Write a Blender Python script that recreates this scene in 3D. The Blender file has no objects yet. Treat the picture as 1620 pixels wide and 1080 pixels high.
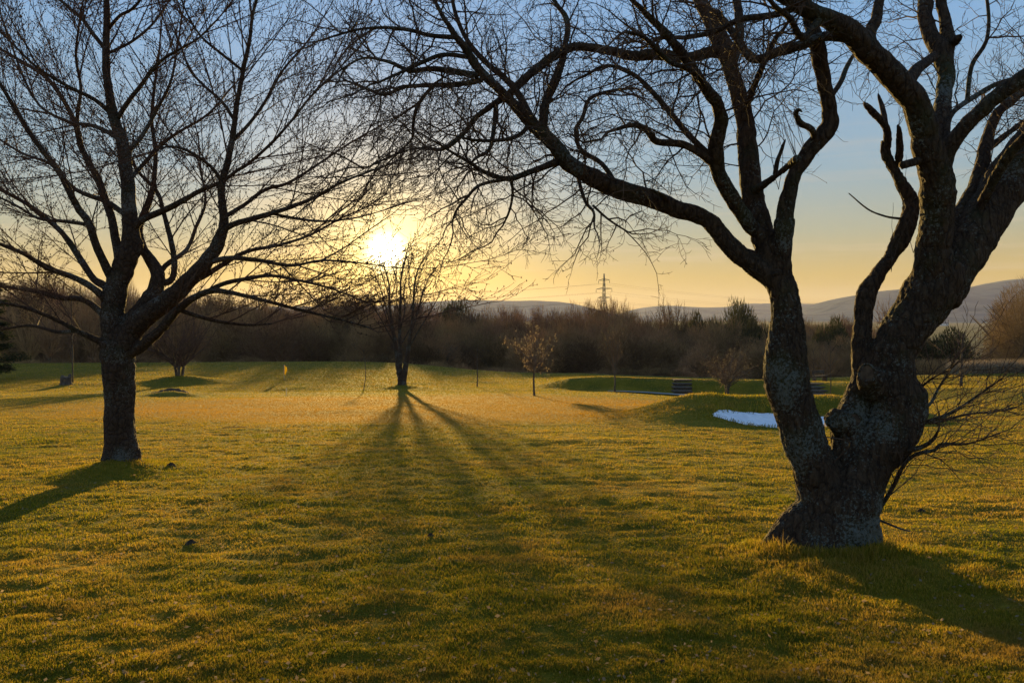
import bpy, math, random
import numpy as np
from mathutils import Vector, noise as mnoise

sc = bpy.context.scene
COL = sc.collection
F = 1170.0                      # focal length in photo pixels (1620 wide)
EYE = (0.0, 0.0, 1.6)
PITCH = math.atan(35 / F)       # horizon a little above the middle
CP, SP = math.cos(PITCH), math.sin(PITCH)
R = math.radians

def pt(px, v, D):
    """point at depth D (metres along +Y) seen at photo pixel (px, v)"""
    x = (px - 810) / F; u = -(v - 540) / F
    dy = CP + u * SP; dz = -SP + u * CP
    t = D / dy
    return (x * t, D, EYE[2] + dz * t)

# ------------------------------------------------------------------ noise
def _hash(ix, iy, seed):
    n = (ix.astype(np.int64) * 374761393 + iy.astype(np.int64) * 668265263 + seed * 1442695041) & 0xffffffff
    n = ((n ^ (n >> 13)) * 1274126177) & 0xffffffff
    return ((n ^ (n >> 16)) & 0xffff) / 65535.0
def vnoise(x, y, seed=0):
    x = np.asarray(x, float); y = np.asarray(y, float)
    ix = np.floor(x); iy = np.floor(y); fx = x - ix; fy = y - iy
    fx = fx * fx * (3 - 2 * fx); fy = fy * fy * (3 - 2 * fy)
    a = _hash(ix, iy, seed); b = _hash(ix + 1, iy, seed); c = _hash(ix, iy + 1, seed); d = _hash(ix + 1, iy + 1, seed)
    return ((a * (1 - fx) + b * fx) * (1 - fy) + (c * (1 - fx) + d * fx) * fy) * 2 - 1
def fbm(x, y, seed=0, o=3):
    s = 0; a = 1; t = 0
    for k in range(o):
        s = s + a * vnoise(x * 2 ** k + 17.3 * k, y * 2 ** k - 9.1 * k, seed + k); t += a; a *= .5
    return s / t
def sstep(a, b, x):
    t = np.clip((x - a) / (b - a), 0, 1); return t * t * (3 - 2 * t)

# ------------------------------------------------------------------ terrain
CX = [-2500, 0, 500, 560, 625, 671, 745, 800, 860, 920, 977, 1100, 1209, 1440, 1593, 4000]
CV = [575, 576, 573, 573, 575, 578.5, 586, 590, 592, 592, 595, 599, 602, 595.5, 592, 590]
def foot(px): return np.interp(px, [845, 900, 975, 1100, 1300, 1450, 1620, 3000], [56, 52, 50, 49, 45, 39, 33, 30])
def bank_h(px): return np.interp(px, [835, 900, 960, 1100, 1300, 1460, 1620, 2200, 3000], [0, .75, .98, 1.02, .95, .62, .55, .4, 0])
BX, BY, BRX, BRY = 8.15, 20.75, 2.2, 1.4
def H(x, y):
    x = np.asarray(x, float); y = np.asarray(y, float)
    px = 810 + F * x / np.maximum(y, 4.0)
    zc = EYE[2] - (np.interp(px, CX, CV) - 505) * 85 / F
    near = -0.065 * y
    t = sstep(50, 85, y)
    z = np.where(y < 50, near, near * (1 - t) + zc * t)
    z = np.where(y < 50, near, -3.25 + (zc + 3.25) * (1 - (1 - np.clip((y - 50) / 35, 0, 1)) ** 1.6))
    # beyond the crest the ground drops to the burn and then the plain
    low = zc - 3.6 * sstep(86, 108, y) - 3.0 * sstep(110, 260, y)
    far = -12.0
    tt = sstep(260, 600, y)
    z = np.where(y > 85, low * (1 - tt) + far * tt, z)
    # terrace bank on the right
    fo = foot(px); bh = bank_h(px)
    up = sstep(0, 1, (y - fo) / 3.4) * (1 - np.clip((y - fo - 3.4) / np.maximum(85 - fo - 3.4, 1), 0, 1))
    lowr = -0.35 * sstep(960, 1100, px) * sstep(34, 48, y) * (1 - sstep(56, 80, y))
    z = z + bh * up * (y < 86) + lowr * 0.6
    # bunker: bowl with a raised back lip
    rr = bunker_r(x, y)
    lip = np.exp(-((x - 8.8) / 4.1) ** 4) * np.exp(-(np.abs(y - 24.2) / 1.7) ** 2.8) * .60
    lip = lip + np.exp(-(np.abs(x - 5.4) / 1.5) ** 2.5) * np.exp(-(np.abs(y - 22.5) / 1.8) ** 3) * .34
    bowl = -.13 * (1 - sstep(.55, 1.05, rr)) + .06 * sstep(20.4, 22.2, y) * (1 - sstep(.8, 1.2, rr))
    z = z + lip + bowl
    # soft undulation and lumps
    m = 1 - sstep(70, 90, y)
    z = z + .05 * fbm(x / 3.1, y / 3.3, 3) * m * sstep(2, 8, y)
    z = z + .10 * fbm(x / 9.0 + 4, y / 7.0, 8, 2) * m * sstep(10, 25, y)
    z = z + .07 * np.exp(-((x - 1.4) / 1.7) ** 2) * np.exp(-((y - 15.6) / .45) ** 2)      # low ridge
    z = z + .05 * np.exp(-((x - 3.2) / 1.5) ** 2) * np.exp(-((y - 14.0) / .5) ** 2)
    z = z + .33 * np.exp(-((x + 18.7) / 1.5) ** 2 - ((y - 40.5) / .9) ** 2)               # mown-round hump
    z = z + .55 * np.exp(-((x + 26.1) / 2.6) ** 2 - ((y - 58) / 2.2) ** 2)                # mound of the clump shrub
    z = z + .22 * np.exp(-((x + 7.9) / 1.1) ** 2 - ((y - 53) / 1.1) ** 2)                 # mound of the centre tree
    z = z + .16 * np.exp(-((x + 5.95) / .55) ** 2 - ((y - 11.35) / .6) ** 2)              # root mounds
    z = z + .055 * np.exp(-((x - 2.75) / .85) ** 2 - ((y - 6.1) / .5) ** 2)
    z = z + .07 * np.exp(-((x + 6.0) / .55) ** 2 - ((y - 10.85) / .4) ** 2)
    # turf tussocks
    rough = 1 - .8 * green_mask(x, y)
    z = z + .027 * fbm(x / .22, y / .17, 21, 3) * m * rough * (1 - sstep(18, 45, y)) * (rr > 1.05)
    z = z + .020 * fbm(x / .9, y / .5, 31, 2) * m * rough * (rr > 1.05)
    z = z + 6.0 * fbm(x / 400, y / 300, 5, 3) * sstep(400, 1500, y)
    return z
def green_mask(x, y):
    ux = (np.asarray(x) + 4.5) / 15.0; uy = (np.asarray(y) - 30.0) / 12.5
    r = np.sqrt(ux * ux + uy * uy) + .22 * fbm(np.asarray(x) / 7, np.asarray(y) / 4, 77, 3)
    return 1 - sstep(.62, 1.08, r)
def bunker_r(x, y):
    ux = (x - BX) / BRX; uy = (y - BY) / BRY
    ang = np.arctan2(uy, ux)
    return np.sqrt(ux * ux + uy * uy) / (1 + .07 * np.sin(3 * ang + .6) + .05 * np.sin(5 * ang))
def hz(x, y): return float(H(np.array([x]), np.array([y]))[0])
def ground_pt(px, D):
    x = (px - 810) / F * D
    return (x, D, hz(x, D))

# ------------------------------------------------------------------ materials
def nt_new(name):
    m = bpy.data.materials.new(name); m.use_nodes = True
    nt = m.node_tree; nt.nodes.clear()
    return m, nt
def N(nt, typ, **kw):
    n = nt.nodes.new(typ)
    for k, v in kw.items():
        if k == 'inp':
            for a, b in v.items(): n.inputs[a].default_value = b
        else: setattr(n, k, v)
    return n
def ramp(nt, fac, stops):
    r = N(nt, 'ShaderNodeValToRGB'); e = r.color_ramp.elements
    while len(e) > 1: e.remove(e[-1])
    e[0].position = stops[0][0]; e[0].color = (*stops[0][1], 1)
    for p, c in stops[1:]:
        q = e.new(p); q.color = (*c, 1)
    nt.links.new(fac, r.inputs[0]); return r.outputs[0]
def tex_noise(nt, vec, scale, detail=4, rough=.6, out=0):
    n = N(nt, 'ShaderNodeTexNoise', inp={'Scale': scale, 'Detail': detail, 'Roughness': rough})
    if vec is not None: nt.links.new(vec, n.inputs['Vector'])
    return n.outputs[out]
def simple_mat(name, c1, c2, scale=6, rough=.9, bump=.3, bscale=30, trans=0, spec=.2, obj_vary=0):
    m, nt = nt_new(name)
    co = N(nt, 'ShaderNodeTexCoord').outputs['Object']
    fac = tex_noise(nt, co, scale)
    c = ramp(nt, fac, [(.35, c1), (.65, c2)])
    if obj_vary:
        oi = N(nt, 'ShaderNodeObjectInfo')
        hs = N(nt, 'ShaderNodeHueSaturation')
        mr = N(nt, 'ShaderNodeMapRange', inp={'To Min': 1 - obj_vary, 'To Max': 1 + obj_vary})
        nt.links.new(oi.outputs['Random'], mr.inputs['Value'])
        nt.links.new(mr.outputs[0], hs.inputs['Value'])
        mr2 = N(nt, 'ShaderNodeMapRange', inp={'To Min': .495, 'To Max': .515})
        m2 = N(nt, 'ShaderNodeMath', operation='FRACT'); m3 = N(nt, 'ShaderNodeMath', operation='MULTIPLY', inp={1: 7.31})
        nt.links.new(oi.outputs['Random'], m3.inputs[0]); nt.links.new(m3.outputs[0], m2.inputs[0])
        nt.links.new(m2.outputs[0], mr2.inputs['Value']); nt.links.new(mr2.outputs[0], hs.inputs['Hue'])
        nt.links.new(c, hs.inputs['Color']); c = hs.outputs[0]
    p = N(nt, 'ShaderNodeBsdfPrincipled', inp={'Roughness': rough, 'Specular IOR Level': spec})
    nt.links.new(c, p.inputs['Base Color'])
    if bump:
        b = N(nt, 'ShaderNodeBump', inp={'Strength': bump, 'Distance': .02})
        nt.links.new(tex_noise(nt, co, bscale, 6), b.inputs['Height']); nt.links.new(b.outputs[0], p.inputs['Normal'])
    o = N(nt, 'ShaderNodeOutputMaterial')
    if trans:
        tr = N(nt, 'ShaderNodeBsdfTranslucent'); nt.links.new(c, tr.inputs[0])
        mx = N(nt, 'ShaderNodeMixShader', inp={0: trans})
        nt.links.new(p.outputs[0], mx.inputs[1]); nt.links.new(tr.outputs[0], mx.inputs[2]); nt.links.new(mx.outputs[0], o.inputs[0])
    else: nt.links.new(p.outputs[0], o.inputs[0])
    return m

def bark_mat(name, dark, mid, lichen, lich_thr, moss, stretch=(1, 1, .25), cell=14, bump=1.0, dist=.03, zl=None):
    m, nt = nt_new(name); L = nt.links.new
    co = N(nt, 'ShaderNodeTexCoord').outputs['Object']
    mp = N(nt, 'ShaderNodeMapping'); mp.inputs['Scale'].default_value = stretch; L(co, mp.inputs[0])
    warp = N(nt, 'ShaderNodeMixRGB', blend_type='ADD', inp={0: .12}); L(mp.outputs[0], warp.inputs[1]); L(tex_noise(nt, co, 5, 3, .6, 1), warp.inputs[2])
    vo = N(nt, 'ShaderNodeTexVoronoi', feature='DISTANCE_TO_EDGE', inp={'Scale': cell}); L(warp.outputs[0], vo.inputs['Vector'])
    fis = N(nt, 'ShaderNodeMapRange', inp={'From Max': .25}); L(vo.outputs[0], fis.inputs[0])
    fn = tex_noise(nt, mp.outputs[0], 40, 8, .7)
    base = ramp(nt, fn, [(.3, dark), (.7, mid)])
    mul = N(nt, 'ShaderNodeMixRGB', blend_type='MULTIPLY', inp={0: .6}); L(base, mul.inputs[1]); L(ramp(nt, fis.outputs[0], [(0, (.25, .22, .2)), (.6, (1, 1, 1))]), mul.inputs[2])
    big = tex_noise(nt, co, 2.1, 4, .6)
    mo = N(nt, 'ShaderNodeMixRGB', inp={2: (*moss, 1)}); L(ramp(nt, big, [(.5, (0, 0, 0)), (.68, (.8, .8, .8))]), mo.inputs[0]); L(mul.outputs[0], mo.inputs[1])
    l1 = tex_noise(nt, co, 2.2, 3, .5); l2 = tex_noise(nt, co, 42, 5, .75)
    ad = N(nt, 'ShaderNodeMath', operation='MULTIPLY_ADD', inp={1: .8}); L(l1, ad.inputs[0]); L(l2, ad.inputs[2])
    if zl:
        sx = N(nt, 'ShaderNodeSeparateXYZ'); L(co, sx.inputs[0])
        mrz = N(nt, 'ShaderNodeMapRange', inp={'From Min': zl[0], 'From Max': zl[1], 'To Min': .02, 'To Max': -.06}); L(sx.outputs[2], mrz.inputs[0])
        ad2 = N(nt, 'ShaderNodeMath', operation='ADD'); L(ad.outputs[0], ad2.inputs[0]); L(mrz.outputs[0], ad2.inputs[1]); ad = ad2
    lm = ramp(nt, ad.outputs[0], [(lich_thr, (0, 0, 0)), (lich_thr + .035, (1, 1, 1))])
    li = N(nt, 'ShaderNodeMixRGB', inp={2: (*lichen, 1)}); L(lm, li.inputs[0]); L(mo.outputs[0], li.inputs[1])
    p = N(nt, 'ShaderNodeBsdfPrincipled', inp={'Roughness': .9, 'Specular IOR Level': .25}); L(li.outputs[0], p.inputs['Base Color'])
    h = N(nt, 'ShaderNodeMath', operation='MULTIPLY_ADD', inp={1: .7}); L(fis.outputs[0], h.inputs[0]); L(fn, h.inputs[2])
    b = N(nt, 'ShaderNodeBump', inp={'Strength': bump, 'Distance': dist}); L(h.outputs[0], b.inputs['Height']); L(b.outputs[0], p.inputs['Normal'])
    o = N(nt, 'ShaderNodeOutputMaterial'); L(p.outputs[0], o.inputs[0])
    return m

def ground_mat():
    m, nt = nt_new('turf'); L = nt.links.new
    co = N(nt, 'ShaderNodeTexCoord').outputs['Object']
    n1 = tex_noise(nt, co, .5, 5, .6); n2 = tex_noise(nt, co, 9, 6, .7)
    mx = N(nt, 'ShaderNodeMath', operation='MULTIPLY_ADD', inp={1: .6}); L(n1, mx.inputs[0])
    mh = N(nt, 'ShaderNodeMath', operation='MULTIPLY', inp={1: .4}); L(n2, mh.inputs[0]); L(mh.outputs[0], mx.inputs[2])
    c = ramp(nt, mx.outputs[0], [(.36, (.08, .08, .005)), (.5, (.15, .115, .006)), (.62, (.22, .155, .012))])
    # smoother paler turf of the green, stored per vertex
    at = N(nt, 'ShaderNodeAttribute', attribute_name='zone')
    sp = N(nt, 'ShaderNodeSeparateColor'); L(at.outputs['Color'], sp.inputs[0])
    g = N(nt, 'ShaderNodeMixRGB', inp={2: (.25, .135, .014, 1)}); L(sp.outputs[0], g.inputs[0]); L(c, g.inputs[1])
    f2 = ramp(nt, tex_noise(nt, co, .012, 5, .6), [(.38, (.06, .05, .028)), (.5, (.12, .11, .04)), (.6, (.07, .06, .03))])
    g2 = N(nt, 'ShaderNodeMixRGB'); L(sp.outputs[1], g2.inputs[0]); L(g.outputs[0], g2.inputs[1]); L(f2, g2.inputs[2])
    p = N(nt, 'ShaderNodeBsdfPrincipled', inp={'Roughness': .95, 'Specular IOR Level': .1}); L(g2.outputs[0], p.inputs['Base Color'])
    b = N(nt, 'ShaderNodeBump', inp={'Strength': .8, 'Distance': .03}); L(tex_noise(nt, co, 14, 8, .75), b.inputs['Height']); L(b.outputs[0], p.inputs['Normal'])
    o = N(nt, 'ShaderNodeOutputMaterial'); L(p.outputs[0], o.inputs[0])
    return m
def blade_mat():
    m, nt = nt_new('grass_blade'); L = nt.links.new
    geo = N(nt, 'ShaderNodeNewGeometry'); co = N(nt, 'ShaderNodeTexCoord').outputs['Object']
    n1 = tex_noise(nt, co, .55, 5, .65)
    mx = N(nt, 'ShaderNodeMath', operation='MULTIPLY_ADD', inp={1: .38}); L(geo.outputs['Random Per Island'], mx.inputs[0])
    mh = N(nt, 'ShaderNodeMath', operation='MULTIPLY', inp={1: .75}); L(n1, mh.inputs[0]); L(mh.outputs[0], mx.inputs[2])
    c0 = ramp(nt, mx.outputs[0], [(.32, (.10, .13, .006)), (.48, (.21, .185, .009)), (.62, (.33, .235, .018)), (.76, (.47, .30, .055))])
    # thatchy brown patches and small mossy ones
    th_ = ramp(nt, tex_noise(nt, co, 1.1, 6, .7), [(.50, (0, 0, 0)), (.66, (.75, .75, .75))])
    c1 = N(nt, 'ShaderNodeMixRGB', inp={2: (.27, .165, .035, 1)}); L(th_, c1.inputs[0]); L(c0, c1.inputs[1])
    ms_ = ramp(nt, tex_noise(nt, co, 3.3, 5, .7), [(.55, (0, 0, 0)), (.70, (.7, .7, .7))])
    c2 = N(nt, 'ShaderNodeMixRGB', inp={2: (.09, .12, .006, 1)}); L(ms_, c2.inputs[0]); L(c1.outputs[0], c2.inputs[1]); c = c2.outputs[0]
    at = N(nt, 'ShaderNodeAttribute', attribute_name='zone'); sp = N(nt, 'ShaderNodeSeparateColor'); L(at.outputs['Color'], sp.inputs[0])
    g = N(nt, 'ShaderNodeMixRGB', inp={2: (.36, .18, .012, 1)})
    k = N(nt, 'ShaderNodeMath', operation='MULTIPLY', inp={1: .75}); L(sp.outputs[0], k.inputs[0]); L(k.outputs[0], g.inputs[0]); L(c, g.inputs[1])
    d = N(nt, 'ShaderNodeBsdfPrincipled', inp={'Roughness': .6, 'Specular IOR Level': .3}); L(g.outputs[0], d.inputs['Base Color'])
    t = N(nt, 'ShaderNodeBsdfTranslucent'); L(g.outputs[0], t.inputs[0])
    ms = N(nt, 'ShaderNodeMixShader', inp={0: .6}); L(d.outputs[0], ms.inputs[1]); L(t.outputs[0], ms.inputs[2])
    o = N(nt, 'ShaderNodeOutputMaterial'); L(ms.outputs[0], o.inputs[0])
    return m

M = {}
M['turf'] = ground_mat(); M['blade'] = blade_mat()
M['bark_r'] = bark_mat('lichened_bark', (.018, .011, .007), (.12, .075, .042), (.14, .145, .12), .955, (.05, .052, .018), cell=16, dist=.03, zl=(.4, 2.6))
M['bark_l'] = bark_mat('cherry_bark', (.028, .018, .011), (.11, .066, .04), (.13, .12, .10), .99, (.045, .042, .018), stretch=(.8, .8, .55), cell=15, dist=.03)
M['twig_r'] = simple_mat('twig_brown', (.055, .034, .022), (.13, .083, .054), 3, bump=0)
M['twig_l'] = simple_mat('twig_red_brown', (.06, .034, .022), (.14, .08, .05), 3, bump=0)
M['twig_far'] = simple_mat('far_twigs', (.17, .085, .038), (.30, .16, .07), .7, bump=0, obj_vary=.5)
M['twig_pale'] = simple_mat('pale_twigs', (.13, .09, .055), (.24, .17, .11), 3, bump=0, trans=.2)
M['dry_leaf'] = simple_mat('dry_leaves', (.20, .14, .08), (.36, .27, .16), 8, bump=0, trans=.4)
M['needle'] = simple_mat('needle_foliage', (.02, .032, .012), (.05, .055, .02), 2, bump=0, trans=.2, obj_vary=.2)
M['gorse'] = simple_mat('gorse_foliage', (.03, .035, .012), (.07, .06, .02), 1, bump=0, trans=.2, obj_vary=.25)
M['sand'] = simple_mat('bunker_sand', (.70, .73, .78), (.88, .89, .92), 3.5, bump=1.0, bscale=9)
M['wood'] = simple_mat('weathered_wood', (.06, .045, .032), (.14, .105, .075), 9, bump=.7, bscale=40)
M['cutwood'] = simple_mat('cut_wood', (.05, .033, .022), (.13, .085, .05), 14, bump=.5, bscale=60)
M['stone'] = simple_mat('path_stone', (.24, .23, .20), (.36, .34, .29), 3, bump=.3)
M['steel'] = simple_mat('galvanised_steel', (.10, .10, .10), (.17, .17, .17), 3, rough=.6, bump=0)
M['flag'] = simple_mat('yellow_cloth', (.85, .62, .03), (.95, .72, .05), 4, bump=0, trans=.45)
M['pole'] = simple_mat('white_pole', (.55, .5, .42), (.7, .65, .55), 9, bump=0)
M['soil'] = simple_mat('molehill_soil', (.03, .022, .014), (.075, .055, .035), 30, bump=.8, bscale=50)
M['reed'] = simple_mat('dry_reed', (.26, .20, .13), (.42, .33, .22), 2, bump=0, trans=.3)
M['render'] = simple_mat('white_render', (.7, .7, .68), (.8, .8, .78), 2, bump=0)
M['slate'] = simple_mat('slate', (.08, .08, .09), (.14, .14, .15), 2, bump=0)

# ------------------------------------------------------------------ mesh helpers
def mesh_np(name, verts, faces3=None, faces4=None, smooth=True):
    me = bpy.data.meshes.new(name)
    nv = len(verts); f3 = 0 if faces3 is None else len(faces3); f4 = 0 if faces4 is None else len(faces4)
    me.vertices.add(nv); me.vertices.foreach_set('co', np.asarray(verts, np.float32).ravel())
    loops = []; starts = []
    s = 0
    if f4: loops.append(np.asarray(faces4, np.int32).ravel()); starts.append(np.arange(f4) * 4); s = f4 * 4
    if f3: loops.append(np.asarray(faces3, np.int32).ravel()); starts.append(s + np.arange(f3) * 3)
    loops = np.concatenate(loops); starts = np.concatenate(starts).astype(np.int32)
    me.loops.add(len(loops)); me.loops.foreach_set('vertex_index', loops)
    me.polygons.add(len(starts)); me.polygons.foreach_set('loop_start', starts)
    me.update(calc_edges=True)
    me.polygons.foreach_set('use_smooth', np.full(len(starts), smooth)); me.validate()
    return me
def link(name, me, mat, parent=None):
    o = bpy.data.objects.new(name, me); COL.objects.link(o)
    if mat is not None: me.materials.append(mat)
    if parent is not None: o.parent = parent
    return o
def tag(o, label=None, cat=None, group=None, kind=None):
    if label: o['label'] = label
    if cat: o['category'] = cat
    if group: o['group'] = group
    if kind: o['kind'] = kind
    return o
def thing(name, label, cat, loc=(0, 0, 0), rz=0, group=None):
    o = bpy.data.objects.new(name, None); COL.objects.link(o); o.empty_display_size = .2
    o.location = loc; o.rotation_euler = (0, 0, rz)
    return tag(o, label, cat, group)
def copy_tree(o, parent=None):
    c = o.copy(); COL.objects.link(c); c.parent = parent
    for ch in o.children: copy_tree(ch, c)
    return c

class Tubes:
    """collects tapered tubes; builds them all at once"""
    def __init__(s): s.g = {}; s.extra = []
    def add(s, pts, rad, sides=3):
        s.g.setdefault((len(pts), sides), []).append((pts, rad))
    def arrays(s):
        V = []; Q = []; T = []; base = 0
        for (n, k), L in s.g.items():
            P = np.array([a for a, b in L], float); Rr = np.array([b for a, b in L], float)
            tan = np.gradient(P, axis=1); tan /= np.linalg.norm(tan, axis=2, keepdims=True) + 1e-9
            ref = np.zeros_like(tan); mt = tan.mean(axis=1)
            ax = np.abs(mt).argmin(axis=1); ref[np.arange(len(L)), :, ax] = 1
            u = np.cross(tan, ref); u /= np.linalg.norm(u, axis=2, keepdims=True) + 1e-9
            w = np.cross(tan, u)
            a = np.arange(k) * 2 * math.pi / k
            ring = P[:, :, None, :] + Rr[:, :, None, None] * (np.cos(a)[None, None, :, None] * u[:, :, None, :] + np.sin(a)[None, None, :, None] * w[:, :, None, :])
            M_ = len(L); V.append(ring.reshape(-1, 3))
            idx = base + np.arange(M_ * n * k).reshape(M_, n, k)
            nx = np.roll(idx, -1, axis=2)
            q = np.stack([idx[:, :-1], nx[:, :-1], nx[:, 1:], idx[:, 1:]], axis=-1).reshape(-1, 4)
            Q.append(q); base += M_ * n * k
            for j in range(1, k - 1):
                T.append(np.stack([idx[:, -1, 0], idx[:, -1, j], idx[:, -1, j + 1]], axis=-1))
                T.append(np.stack([idx[:, 0, 0], idx[:, 0, j + 1], idx[:, 0, j]], axis=-1))
        for v, t in s.extra:
            V.append(v); T.append(t + base); base += len(v)
        return np.concatenate(V), (np.concatenate(T) if T else None), (np.concatenate(Q) if Q else None)
    def build(s, name, mat, parent=None, org=(0, 0, 0), smooth=True):
        v, t, q = s.arrays()
        return link(name, mesh_np(name, v - np.array(org), t, q, smooth), mat, parent)
    def octas(s, pts, size):
        """small pointed buds at the given points"""
        if not len(pts): return
        P = np.array(pts, float); n = len(P)
        o = np.array([(1, 0, 0), (0, 1, 0), (-.7, -.7, 0), (0, 0, 1.6), (0, 0, -1.2)])
        rs = size * (0.6 + .8 * np.random.RandomState(5).rand(n, 1, 1))
        v = (P[:, None, :] + o[None] * rs).reshape(-1, 3)
        f = np.array([(0, 1, 3), (1, 2, 3), (2, 0, 3), (1, 0, 4), (2, 1, 4), (0, 2, 4)])
        t = (f[None] + (np.arange(n) * 5)[:, None, None]).reshape(-1, 3)
        s.extra.append((v, t))

def catmull(P, sub):
    P = np.array(P, float); out = []
    Q = np.vstack([2 * P[0] - P[1], P, 2 * P[-1] - P[-2]])
    for i in range(len(P) - 1):
        a, b, c, d = Q[i], Q[i + 1], Q[i + 2], Q[i + 3]
        for k in range(sub):
            t = k / sub
            out.append(.5 * ((2 * b) + (c - a) * t + (2 * a - 5 * b + 4 * c - d) * t * t + (3 * b - a - 3 * c + d) * t ** 3))
    out.append(P[-1]); return np.array(out)

def nrm(v):
    l = math.sqrt(v[0] * v[0] + v[1] * v[1] + v[2] * v[2]) or 1; return (v[0] / l, v[1] / l, v[2] / l)
def perp(d, rng):
    while True:
        r = (rng.uniform(-1, 1), rng.uniform(-1, 1), rng.uniform(-1, 1))
        k = r[0] * d[0] + r[1] * d[1] + r[2] * d[2]
        q = (r[0] - k * d[0], r[1] - k * d[1], r[2] - k * d[2])
        if q[0] ** 2 + q[1] ** 2 + q[2] ** 2 > .05: return nrm(q)
def grow(col, p, d, L, r, lvl, S, rng, buds=None):
    n = max(2, min(14, int(round(L / S['seg'][lvl])))); st = L / n
    pts = [p]; rad = [r]; w = S['wander'][lvl]; tz = S['trop'][lvl]; last = lvl >= S['max']
    rmin = S['rmin']
    zig = perp(d, rng); kids = []
    if S.get('zmin') and p[2] < S['zmin']: return
    for i in range(n):
        s = w if not S.get('zig') else w * .6
        zz = S.get('zig', 0) * (1 if i % 2 else -1)
        d = nrm((d[0] + rng.gauss(0, s) + zig[0] * zz, d[1] + rng.gauss(0, s) + zig[1] * zz, d[2] + rng.gauss(0, s) + zig[2] * zz + tz))
        if S.get('zmin') and p[2] < S['zmin'] + .6 and d[2] < .1: d = nrm((d[0], d[1], d[2] + .35))
        p = (p[0] + d[0] * st, p[1] + d[1] * st, p[2] + d[2] * st)
        t = (i + 1) / n
        rr = max(rmin, r * (1 - t) + r * .35 * t)
        pts.append(p); rad.append(rr)
        if not last and t > S['start'][lvl]:
            c = st / S['gap'][lvl]; k = int(c) + (rng.random() < c - int(c))
            for _ in range(k): kids.append((p, d, t, rr))
        if buds is not None and lvl >= S['max'] - 1 and rng.random() < S.get('bud', .6): buds.append(p)
    if lvl == S['max']: rad[-1] *= .6
    col.add(pts, rad, 5 if r > .012 * S.get('k', 1) else (4 if lvl < 1 else 3))
    for (q, dd, t, rr) in kids:
        a = R(rng.uniform(*S['ang'])); pp = perp(dd, rng)
        if S.get('flat'): pp = nrm((pp[0], pp[1], pp[2] * S['flat']))
        cd = nrm((dd[0] * math.cos(a) + pp[0] * math.sin(a), dd[1] * math.cos(a) + pp[1] * math.sin(a), dd[2] * math.cos(a) + pp[2] * math.sin(a)))
        grow(col, q, cd, L * S['ratio'][lvl] * (1.15 - .65 * t) * rng.uniform(.6, 1.3), max(rmin, rr * S['rr']), lvl + 1, S, rng, buds)
    if not last:   # the leader carries on as a finer shoot
        grow(col, p, d, L * S['ratio'][lvl] * rng.uniform(.6, 1.), max(rmin, rad[-1] * .95), lvl + 1, S, rng, buds)

# ------------------------------------------------------------------ ground sheet
def axis(fine, n1, g1, lim1, g2, lim2):
    a = [0.0]; s = fine
    while a[-1] < n1: a.append(a[-1] + s)
    while a[-1] < lim1: s = max(s, a[-1] * g1); a.append(a[-1] + s)
    while a[-1] < lim2: s = a[-1] * g2; a.append(a[-1] + s)
    return a
def build_ground():
    xa = axis(.13, 9, .014, 80, .06, 9000); xs = np.array([-q for q in xa[:0:-1]] + xa)
    ya = axis(.11, 22, .0065, 110, .05, 9500); ys = np.array([-60, -30, -15, -8, -4, -2, -1, -.5] + ya)
    X, Y = np.meshgrid(xs, ys); Z = H(X, Y)
    ny, nx = X.shape
    v = np.stack([X, Y, Z], -1).reshape(-1, 3)
    i = np.arange((ny - 1) * (nx - 1)); r = i // (nx - 1); c = i % (nx - 1); a = r * nx + c
    q = np.stack([a, a + 1, a + nx + 1, a + nx], -1)
    me = mesh_np('ground', v, None, q)
    zone = np.zeros((len(v), 4), np.float32); zone[:, 3] = 1
    zone[:, 0] = green_mask(v[:, 0], v[:, 1]); zone[:, 1] = sstep(86, 100, v[:, 1])
    at = me.color_attributes.new('zone', 'FLOAT_COLOR', 'POINT'); at.data.foreach_set('color', zone.ravel())
    o = link('ground', me, M['turf']); tag(o, kind='structure')
build_ground()

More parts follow.
